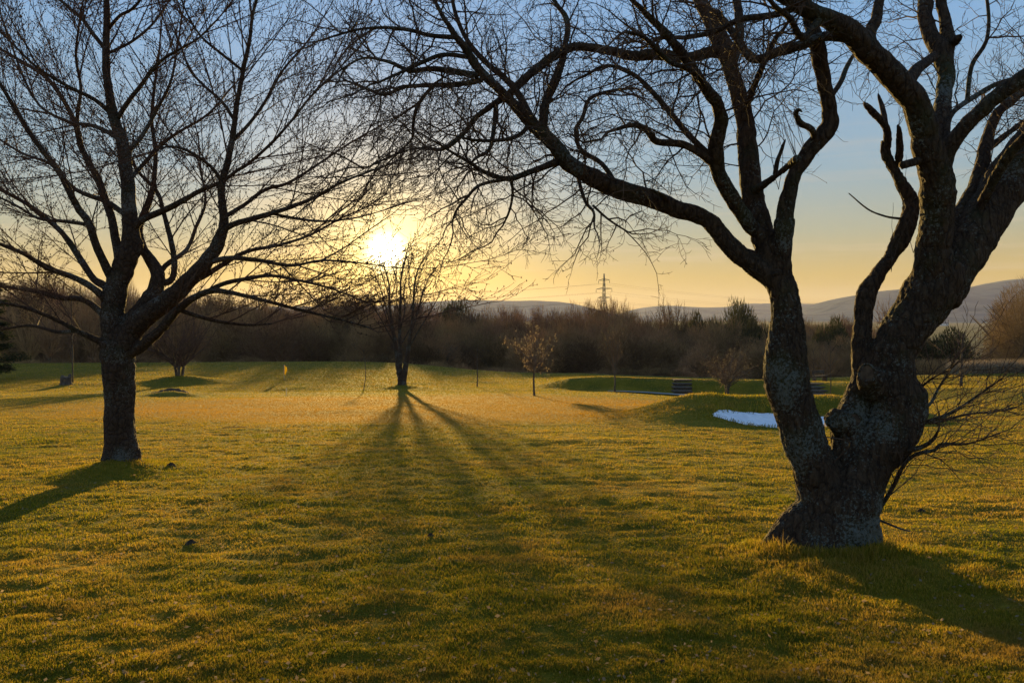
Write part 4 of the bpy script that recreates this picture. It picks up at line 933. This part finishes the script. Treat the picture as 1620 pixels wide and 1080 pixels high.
def far_proto(seed, w, h, n=9000, wid=(.018, .045), ln=(.35, 1.15), trunk=True, mat='twig_far', upb=.4, stems=4, z0=.0):
    rs = np.random.RandomState(seed); rng = random.Random(seed)
    v, t, q = sliver_mass(n, dome(w, h, z0, clumps=12), rs, wid, ln, upb)
    root = bpy.data.objects.new('hedgerow_tree', None)
    cr = bpy.data.objects.new('crown', mesh_np('far_crown', v, t, q, smooth=False)); cr.data.materials.append(M[mat])
    tb = Tubes(); h = float(np.percentile(v[:, 2], 99)) * .86
    for s in range(stems):
        a = rng.uniform(0, 6.28); k = rng.uniform(.1, .8 if stems > 8 else .4)
        tb.add([(.1 * math.cos(a), .1 * math.sin(a), -.6), (w * .1 * k * math.cos(a), w * .1 * k * math.sin(a), h * .25), (w * .5 * k * math.cos(a), w * .5 * k * math.sin(a), h * .55), (w * .8 * k * math.cos(a), w * .8 * k * math.sin(a), h * .85)], [.17, .14, .09, .03], 6)
        for _ in range(6):
            z = rng.uniform(.25, .7); x0 = w * .5 * k * z * math.cos(a); y0 = w * .5 * k * z * math.sin(a); b = rng.uniform(0, 6.28)
            tb.add([(x0, y0, h * z), (x0 + w * .15 * math.cos(b), y0 + w * .15 * math.sin(b), h * (z + .14)), (x0 + w * .24 * math.cos(b), y0 + w * .24 * math.sin(b), h * (z + .3))], [.07, .045, .02], 4)
    v2, t2, q2 = tb.arrays(); st = bpy.data.objects.new('trunk', mesh_np('far_trunk', v2, t2, q2)); st.data.materials.append(M['wood'])
    return (cr, st)
def PH(p):
    c = np.array([v.co.z for v in p[0].data.vertices]); return float(np.percentile(c, 99.3))
def place_far(name, proto, label, cat, loc, s=1., sz=1., rz=0., group=None):
    r = thing(name, label, cat, loc, rz, group); r.scale = (s, s, sz)
    for o in proto:
        c2 = o.copy(); COL.objects.link(c2); c2.parent = r
    return r
protos = [far_proto(100 + i, w, h, n=n, upb=u) for i, (w, h, n, u) in enumerate([(11, 9, 15000, .35), (9, 10, 13000, .7), (13, 8.5, 16000, .2), (8, 7, 10000, .5), (10, 11, 14000, .3)])]
low_protos = [far_proto(200 + i, w, h, n=n, upb=.8, ln=(.3, .9), stems=3) for i, (w, h, n) in enumerate([(7, 4, 7000), (9, 4.6, 9000), (6, 3.2, 6000)])]
# skyline of the wood in photo pixels: (px, top v)
SKX = [-350, 0, 60, 150, 230, 300, 360, 420, 470, 520, 560, 620, 680, 720, 760, 800, 850, 900, 940, 1000, 1040, 1100, 1200, 1300, 1380, 1450]
SKV = [440, 455, 452, 462, 468, 462, 468, 480, 488, 478, 476, 486, 490, 498, 500, 494, 492, 494, 486, 494, 510, 508, 512, 512, 518, 528]
rng = random.Random(77); PHS = [PH(p) for p in protos]
k = 0
for row, (D0, drop, step) in enumerate([(185, 0, 30), (160, 9, 30), (138, 22, 32), (120, 38, 34)]):
    px = -330 + row * 13
    while px < 1400 + (60 if row < 2 else 0):
        D = D0 + rng.uniform(-7, 7); pi_ = rng.randrange(5); p = protos[pi_]; ph = PHS[pi_]
        top = float(np.interp(px, SKX, SKV)) + drop + rng.uniform(-9, 9)
        x = (px - 810) / F * D; z = hz(x, D); zt = pt(px, top, D)[2]
        hh = max(3.2, zt - z)
        place_far('hedgerow_tree', p, 'bare brown tree massed with others in the dark treeline beyond the lawn', 'tree', (x, D, z), s=rng.uniform(.75, 1.0), sz=hh / ph, rz=rng.uniform(0, 6.28), group='bare trees massed in the treeline beyond the lawn')
        px += step * rng.uniform(.75, 1.25) * (150 / D) ** .5; k += 1
for i in range(62):
    px = -250 + i * 27 + rng.uniform(-8, 8); D = rng.uniform(96, 108)
    if px > 1430: D += 6
    x = (px - 810) / F * D; z = hz(x, D)
    place_far('scrub_bush', rng.choice(low_protos), 'low brown scrub bush in the thicket just behind the crest of the lawn', 'bush', (x, D, z - .2), s=rng.uniform(.6, .9), sz=rng.uniform(.5, .85), rz=rng.uniform(0, 6.28), group='scrub bushes behind the crest of the lawn')

# trees of their own on the skyline
def sky_tree(name, label, cat, px, D, topv, w_px, seed, mat='twig_far', nl=12, up=.6, dens=1.0, base_drop=0, fork=.2):
    x, y, z = ground_pt(px, D); z -= base_drop
    h = pt(px, topv, D)[2] - z; w = w_px * D / F
    S = dict(seg=[.9, .6, .4], wander=[.10, .14, .16], trop=[.05, .04, .03], gap=[.55 / dens, .36 / dens, .2], start=[.12, .1, .1], ang=(22, 52), ratio=[.48, .5, .5], rr=.58, rmin=.020 * D / 150, max=2, k=6)
    return gen_tree(name, label, cat, (x, y, z), h, w, .28 * h / 10, seed, (M['wood'], M[mat]), fork=fork, nlimb=nl, S=S, up=up)
sky_tree('bare_tree', 'round topped bare tree on the skyline right of the pylon', 'tree', 1058, 190, 472, 54, 61, dens=1.3)
sky_tree('bare_tree', 'bare wispy tree standing right in front of the pylon foot', 'tree', 968, 175, 472, 60, 62, dens=1.3)
sky_tree('bare_tree', 'small bare tree poking above the treeline left of the pylon', 'tree', 915, 180, 484, 40, 63)
sky_tree('bare_tree', 'reddish bare tree behind the near trunk in front of the blue hill', 'tree', 1412, 150, 470, 60, 65, nl=14)
sky_tree('bare_tree', 'fine twigged bare tree at the left of the wood behind the clump shrub', 'tree', 345, 150, 458, 90, 66, nl=16, dens=1.3)
sky_tree('bare_tree', 'bare tree behind the trunk of the left tree', 'tree', 145, 98, 470, 70, 67, nl=12)
sky_tree('bare_tree', 'bare tree with dark trunk at far left beyond the crest', 'tree', 78, 100, 462, 80, 68, nl=12)
sky_tree('bare_tree', 'leaning bare tree nearest the left edge beyond the crest', 'tree', 48, 102, 466, 70, 69, nl=10)
# evergreens: layered boughs of needles
def evergreen(label, px, D, topv, w_px, seed, name='evergreen_tree', mat='needle', n=26000, cat='tree', base=None):
    x, y, z = ground_pt(px, D); h = pt(px, topv, D)[2] - z; w = w_px * D / F; rs = np.random.RandomState(seed); rng = random.Random(seed)
    root = thing(name, label, cat, (x, y, z))
    nb = 46; V = []; T_ = []; Q_ = []; tb = Tubes(); tb.add([(0, 0, -.4), (0, 0, h * .3), (.1, 0, h * .65), (0, 0, h * .95)], [.3, .26, .16, .05], 8); b0 = 0
    for i in range(nb):
        t = (i + .5) / nb; zz = h * (.06 + .9 * t); a = i * 2.4; Lb = w * .5 * (1 - t) ** .6 * rng.uniform(.75, 1.15) + .3
        e = (math.cos(a) * Lb, math.sin(a) * Lb, zz + Lb * .1); tb.add([(0, 0, zz), (e[0] * .5, e[1] * .5, zz + Lb * .12), e], [.06, .04, .015], 5)
        m = int(n / nb); s_ = rs.rand(m, 1) ** .7; p = np.array([0, 0, zz]) + s_ * (np.array(e) - np.array([0, 0, zz])) + rs.normal(0, 1, (m, 3)) * np.array([.16, .16, .09]) * Lb * .55
        dd = np.tile(np.array([[math.cos(a), math.sin(a), -.2]]), (m, 1))
        v, t3, q4 = sliver_mass(m, lambda n_, r_: (p, dd.copy()), rs, (.03, .06), (.15, .4), 0)
        V.append(v); T_.append(t3 + b0); Q_.append(q4 + b0); b0 += len(v)
    tb.build('trunk', M['wood'], root)
    link('crown', mesh_np('crown', np.concatenate(V), np.concatenate(T_), np.concatenate(Q_), smooth=False), M[mat], root)
evergreen('dark evergreen tree at the left edge of the picture', -44, 60, 380, 120, 71)
gp = far_proto(300, 8, 6, n=12000, wid=(.04, .09), ln=(.25, .6), mat='gorse', upb=.3)
M['twig_sunlit'] = simple_mat('sunlit_twigs', (.14, .095, .045), (.24, .165, .08), .7, bump=0, trans=.2)  # golden tone puts the low sunlight on this crown into its colour
bt = far_proto(320, 19, 12.5, n=64000, wid=(.012, .026), ln=(.25, .8), mat='twig_sunlit', upb=.1, stems=14)
x, y, z = ground_pt(1640, 104)
bt_root = place_far('bare_tree', bt, 'spreading bare tree tinted sunlit golden brown at the far right edge beyond the lawn', 'tree', (x, y, z), s=1.0, sz=(pt(1620, 452, 104)[2] - z) / PH(bt))
ev = far_proto(310, 15, 8, n=16000, wid=(.05, .10), ln=(.25, .7), mat='gorse', upb=.5)
for px, D, tv, s_, lab in [(732, 190, 482, 1.0, 'dark flat topped evergreen clump rising above the wood left of the pylon'), (1156, 172, 484, .8, 'dark bushy evergreen on the skyline right of the round bare tree')]:
    x, y, z = ground_pt(px, D); hh = pt(px, tv, D)[2] - z
    place_far('evergreen_tree', ev, lab, 'tree', (x, y, z), s=s_, sz=hh / PH(ev), rz=px)
for px, D, tv, lab in [(1196, 150, 512, 'dark gorse bush against the left edge of the near stems'), (1506, 135, 527, 'dark gorse bush on the right beyond the lawn under the blue hill'), (1108, 160, 503, 'dark low gorse bush under the round bare skyline tree'), (1318, 150, 512, 'dark gorse bush seen between the stems of the near tree'), (1462, 140, 540, 'low gorse bush showing just right of the near trunk')]:
    x, y, z = ground_pt(px, D); hh = pt(px, tv, D)[2] - z
    place_far('gorse_bush', gp, lab, 'bush', (x, y, z), s=1.0, sz=hh / PH(gp), rz=px)
rp = [far_proto(400 + i, 9, 3, n=8000, wid=(.02, .05), ln=(.5, 1.2), stems=1, upb=2.0) for i in range(2)]
for i in range(14):
    px = 1440 + i * 22 + rng.uniform(-6, 6); D = rng.uniform(118, 150)
    x, y, z = ground_pt(px, D)
    place_far('scrub_bush', rng.choice(low_protos), 'grey brown scrub bush on the slope below the blue hill at the right', 'bush', (x, y, z), s=rng.uniform(.9, 1.3), sz=rng.uniform(.8, 1.25), rz=rng.uniform(0, 6), group='scrub bushes on the right slope')
rs = np.random.RandomState(9); n = 9000
rx = rs.uniform(0, 1, n); D = rs.uniform(88, 93, n); px = 1500 + rx * 150; x = (px - 810) / F * D; z = H(x, D)
d0 = np.zeros((n, 3)); d0[:, 2] = 1.2
v, t, q = sliver_mass(n, lambda n_, r_: (np.stack([x, D, z], -1), d0), rs, (.02, .04), (1.0, 2.0), 1.6)
tag(link('reeds', mesh_np('reeds', v, t, q, smooth=False), M['reed']), 'pale dry reeds along the far edge of the lawn at the right', 'reeds', kind='stuff')

# pylons and cables
def pylon(label, x, y, z, h, rz):
    root = thing('pylon', label, 'pylon', (x, y, z), rz)
    t = Tubes(); lv = [0, .18, .34, .48, .60, .70, .78, .86, .93, 1.0]
    def hw(u): return h * (.075 * (1 - u / .6) + .022 * (u / .6)) if u < .6 else h * (.022 * (1 - (u - .6) / .4) + .004 * (u - .6) / .4)
    r = .21
    for sx, sy in ((1, 1), (1, -1), (-1, 1), (-1, -1)):
        t.add([(sx * hw(u), sy * hw(u), u * h) for u in lv], [r * 1.4] * len(lv), 4)
    for a, b in zip(lv[:-1], lv[1:]):
        for f in range(4):
            c = [(1, 1), (-1, 1), (-1, -1), (1, -1)]; p, q = c[f], c[(f + 1) % 4]
            for u0, u1 in ((a, b), (b, a)): t.add([(p[0] * hw(u0), p[1] * hw(u0), u0 * h), (q[0] * hw(u1), q[1] * hw(u1), u1 * h)], [r * .7] * 2, 3)
            t.add([(p[0] * hw(b), p[1] * hw(b), b * h), (q[0] * hw(b), q[1] * hw(b), b * h)], [r * .7] * 2, 3)
    t.build('lattice_tower', M['steel'], root)
    for u, w in ((.90, .115), (.76, .165), (.62, .13)):
        k = Tubes()
        for s in (1, -1):
            tip = (0, s * w * h, u * h)
            for e in (1, -1):
                k.add([(e * hw(u), s * hw(u), u * h - .4), tip], [r, r * .7], 3); k.add([(e * hw(u), s * hw(u), u * h + 1.0), tip], [r, r * .7], 3)
        a = k.build('cross_arm', M['steel'], root)
        for s in (1, -1):
            i = Tubes(); i.add([(0, s * w * h, u * h), (0, s * w * h, u * h - 1.4), (0, s * w * h, u * h - 2.8)], [.1, .22, .1], 6); i.build('insulator', M['steel'], a)
    return root
PA = (74.5, 600.0); PB = (576.0, 1054.0); PC = (-368.0, 700.0)
PRZ = {'a': R(42), 'b': R(42), 'c': R(70)}
hp = {}
for nm, (x, y), lab in (('a', PA, 'steel lattice pylon standing on the skyline above the wood'), ('b', PB, 'distant steel pylon behind the leaning stem of the near tree'), ('c', PC, 'steel pylon hidden behind the left tree')):
    z = hz(x, y); hgt = pt(955, 433, 600)[2] - z if nm == 'a' else 46
    pylon(lab, x, y, z, hgt, PRZ[nm]); hp[nm] = (x, y, z, hgt)
side = ['near', 'far']
for A_, B_, nm in (('a', 'b', 'running right'), ('a', 'c', 'running left')):
    xa, ya, za, ha = hp[A_]; xb, yb, zb, hb = hp[B_]; ra, rb = PRZ[A_], PRZ[B_]
    for ui, (u, w, lv) in enumerate(((.90, .115, 'top'), (.76, .165, 'middle'), (.62, .13, 'lowest'))):
        for s in (1, -1):
            a = np.array((xa - math.sin(ra) * s * w * ha, ya + math.cos(ra) * s * w * ha, za + u * ha - 2.8)); b = np.array((xb - math.sin(rb) * s * w * hb, yb + math.cos(rb) * s * w * hb, zb + u * hb - 2.8))
            P = [tuple(a + (b - a) * t_ + np.array((0, 0, -8.0 * 4 * t_ * (1 - t_)))) for t_ in np.linspace(0, 1, 25)]
            t = Tubes(); t.add(P, [.045] * 25, 4); o = t.build('power_cable', M['steel'])
            tag(o, '%s power cable %s from the skyline pylon' % (lv, nm), 'cable', 'power cables of the pylon line, %s %s' % (lv, nm))

# hills
def hill_mat(name, a, b, c):
    m, nt = nt_new(name); L = nt.links.new; co = N(nt, 'ShaderNodeTexCoord').outputs['Object']
    col = ramp(nt, tex_noise(nt, co, .0035, 6, .65), [(.38, a), (.5, b), (.62, c)])
    p = N(nt, 'ShaderNodeBsdfPrincipled', inp={'Roughness': 1., 'Specular IOR Level': 0.}); L(col, p.inputs['Base Color']); o = N(nt, 'ShaderNodeOutputMaterial'); L(p.outputs[0], o.inputs[0]); return m
M['hill'] = hill_mat('hill_haze_blue', (.035, .055, .075), (.10, .125, .125), (.06, .08, .10))  # blue of distance haze tinted into the hill colours
def hill(D, depth, prof, seed, base=-14):
    pxs = np.arange(prof[0][0], prof[-1][0] + 1, 5.0); tops = np.interp(pxs, [p[0] for p in prof], [p[1] for p in prof])
    tops = np.convolve(np.pad(tops, 3, 'edge'), np.ones(7) / 7, 'valid')
    ny = 44; V = np.zeros((ny, len(pxs), 3))
    for j in range(ny):
        t = j / (ny - 1); y = D - depth * .75 + depth * 1.5 * t
        prof_t = math.sin(min(1, t / .5) * math.pi / 2) ** 1.5 if t < .5 else math.cos((t - .5) / .5 * math.pi / 2) ** 1.2
        x = (pxs - 810) / F * D
        ridge = EYE[2] + (505 - tops) / F * D
        zz = base + (ridge - base) * prof_t
        zz = zz + (ridge - base) * .10 * fbm(x / 420, np.full_like(x, y) / 420, seed, 4) * math.sin(math.pi * min(1, t)) * (0.25 if abs(t - .5) < .04 else 1)
        V[j, :, 0] = x; V[j, :, 1] = y; V[j, :, 2] = zz
    nx = len(pxs); i = np.arange((ny - 1) * (nx - 1)); r = i // (nx - 1); c = i % (nx - 1); a = r * nx + c
    o = link('hills', mesh_np('hills', V.reshape(-1, 3), None, np.stack([a, a + 1, a + nx + 1, a + nx], -1)), M['hill']); tag(o, kind='structure')
hill(4200, 1700, [(1180, 507), (1260, 500), (1290, 492), (1335, 472), (1390, 463), (1440, 455), (1480, 462), (1540, 453), (1570, 452), (1600, 444), (1640, 440), (1720, 430), (1850, 425), (2100, 450), (2500, 500)], 11)
hill(6200, 1500, [(960, 507), (1000, 489), (1035, 484), (1060, 483), (1100, 487), (1150, 486), (1200, 480), (1270, 480), (1320, 486), (1450, 500), (1600, 507)], 12)
hill(5200, 1500, [(-900, 480), (-300, 470), (200, 482), (400, 486), (620, 484), (680, 477), (750, 475), (800, 476), (850, 475), (890, 479), (920, 484), (960, 494), (1010, 505)], 13)
# a white farmhouse on the plain
x, y, z = ground_pt(1492, 1500)
fh = thing('farmhouse', 'tiny white farmhouse far off at the foot of the blue hill', 'house', (x, y, -10.5 + 6)); fh.location.z = hz(x, y)
boxes('wall', [(-9, 9, -4, 4, -2, 5)], M['render'], fh)
boxes('window', [(-6, -4.6, -4.06, -3.9, 2, 3.6), (4.6, 6, -4.06, -3.9, 2, 3.6)], M['slate'], fh)
V = np.array([(-9.5, -4.6, 5), (9.5, -4.6, 5), (9.5, 4.6, 5), (-9.5, 4.6, 5), (-9.5, 0, 8), (9.5, 0, 8)], float)
link('roof', mesh_np('roof', V, np.array([(0, 4, 3), (1, 2, 5)]), np.array([(0, 1, 5, 4), (2, 3, 4, 5), (0, 3, 2, 1)]), False), M['slate'], fh)

# ------------------------------------------------------------------ air
HAZE = True
if HAZE:
    zlo = -40.0; zhi = 310.0
    v, q = box_v(-9600, 9600, -200, 9800, zlo, zhi)
    hzm, nt = nt_new('haze')
    pv = N(nt, 'ShaderNodeVolumePrincipled', inp={'Color': (.62, .68, 1.0, 1), 'Density': .00005, 'Anisotropy': .3})
    o = N(nt, 'ShaderNodeOutputMaterial'); nt.links.new(pv.outputs[0], o.inputs['Volume'])
    tag(link('haze', mesh_np('haze', v, None, q, False), hzm), 'thin evening haze over the fields', 'haze', kind='stuff')

# ------------------------------------------------------------------ camera, light, sky
cam = bpy.data.cameras.new('camera'); co = bpy.data.objects.new('camera', cam); COL.objects.link(co); sc.camera = co
cam.sensor_width = 36; cam.lens = F / 1620 * 36; cam.clip_end = 20000; cam.clip_start = .05
co.location = EYE; co.rotation_euler = (math.pi / 2 - PITCH, 0, 0)
s = pt(613, 401, 1000.0); sd = Vector((s[0], s[1], s[2] - EYE[2])).normalized()
el = math.asin(sd.z); az = math.atan2(sd.x, sd.y)
ld = bpy.data.lights.new('sun', 'SUN'); ld.energy = 5.0; ld.angle = R(.6); ld.color = (1.0, .65, .19)
lo = bpy.data.objects.new('sun', ld); COL.objects.link(lo); lo.rotation_euler = (-sd).to_track_quat('-Z', 'Y').to_euler()
w = bpy.data.worlds.new('World'); sc.world = w; w.use_nodes = True; nt = w.node_tree; nt.nodes.clear(); L = nt.links.new
sky = N(nt, 'ShaderNodeTexSky'); sky.sky_type = 'NISHITA'; sky.sun_disc = False; sky.sun_elevation = el; sky.sun_rotation = az
sky.air_density = 1.0; sky.dust_density = 1.0; sky.ozone_density = 1.5
tc = N(nt, 'ShaderNodeTexCoord').outputs['Generated']
bg = N(nt, 'ShaderNodeBackground', inp={'Strength': .004}); L(sky.outputs[0], bg.inputs[0])
sxyz = N(nt, 'ShaderNodeSeparateXYZ'); L(tc, sxyz.inputs[0])
asn = N(nt, 'ShaderNodeMath', operation='ARCSINE'); L(sxyz.outputs[2], asn.inputs[0])
dg_ = N(nt, 'ShaderNodeMath', operation='MULTIPLY', inp={1: 1 / math.pi * 2}); L(asn.outputs[0], dg_.inputs[0])   # 0 horizon, 1 zenith
q_ = lambda r, g, b: (r * .46, g * .45, b * .45)
grad = ramp(nt, dg_.outputs[0], [(0, q_(.57, .34, .06)), (.035, q_(.51, .355, .09)), (.07, q_(.36, .375, .27)), (.12, q_(.245, .38, .47)), (.22, q_(.20, .385, .63)), (.34, q_(.19, .37, .67)), (.55, q_(.13, .24, .42)), (1, q_(.10, .19, .36))])
# long thin veils of cloud low over the hills
mpc = N(nt, 'ShaderNodeMapping'); mpc.inputs['Scale'].default_value = (1.6, 1.6, 26); L(tc, mpc.inputs[0])
cl = ramp(nt, tex_noise(nt, mpc.outputs[0], 2.2, 5, .55), [(.52, (0, 0, 0)), (.72, (1, 1, 1))])
band = ramp(nt, dg_.outputs[0], [(.01, (0, 0, 0)), (.05, (.5, .5, .5)), (.09, (.3, .3, .3)), (.2, (0, 0, 0))])
cm = N(nt, 'ShaderNodeMixRGB', blend_type='MULTIPLY', inp={0: 1.}); L(cl, cm.inputs[1]); L(band, cm.inputs[2])
gm = N(nt, 'ShaderNodeMixRGB', inp={2: (*q_(.62, .50, .34), 1)}); L(cm.outputs[0], gm.inputs[0]); L(grad, gm.inputs[1])
bg2 = N(nt, 'ShaderNodeBackground', inp={'Strength': 1.0}); L(gm.outputs[0], bg2.inputs[0])
add0 = N(nt, 'ShaderNodeAddShader'); L(bg.outputs[0], add0.inputs[0]); L(bg2.outputs[0], add0.inputs[1])
# glow of air around the sun
dot = N(nt, 'ShaderNodeVectorMath', operation='DOT_PRODUCT'); dot.inputs[1].default_value = sd; L(tc, dot.inputs[0])
def lobe(n, gain, colr):
    p = N(nt, 'ShaderNodeMath', operation='POWER', inp={1: n}); mxx = N(nt, 'ShaderNodeMath', operation='MAXIMUM', inp={1: 0.}); L(dot.outputs['Value'], mxx.inputs[0]); L(mxx.outputs[0], p.inputs[0])
    g = N(nt, 'ShaderNodeMath', operation='MULTIPLY', inp={1: gain}); L(p.outputs[0], g.inputs[0])
    b = N(nt, 'ShaderNodeBackground', inp={'Color': (*colr, 1)}); L(g.outputs[0], b.inputs[1]); return b.outputs[0]
cur = add0.outputs[0]
for n_, g_, c_ in ((9000, 9, (1, .85, .5)), (700, .45, (1, .78, .30)), (220, .14, (1, .62, .12)), (70, .24, (1, .54, .03))):
    a = N(nt, 'ShaderNodeAddShader'); L(cur, a.inputs[0]); L(lobe(n_, g_, c_), a.inputs[1]); cur = a.outputs[0]
wo = N(nt, 'ShaderNodeOutputWorld'); L(cur, wo.inputs[0])
sc.view_settings.view_transform = 'Standard'; sc.view_settings.look = 'None'; sc.view_settings.exposure = 1.2; sc.view_settings.gamma = 1; sc.view_settings.use_curve_mapping = False
sc.cycles.max_bounces = 6; sc.cycles.volume_bounces = 0; sc.cycles.transparent_max_bounces = 8; sc.cycles.use_denoising = True
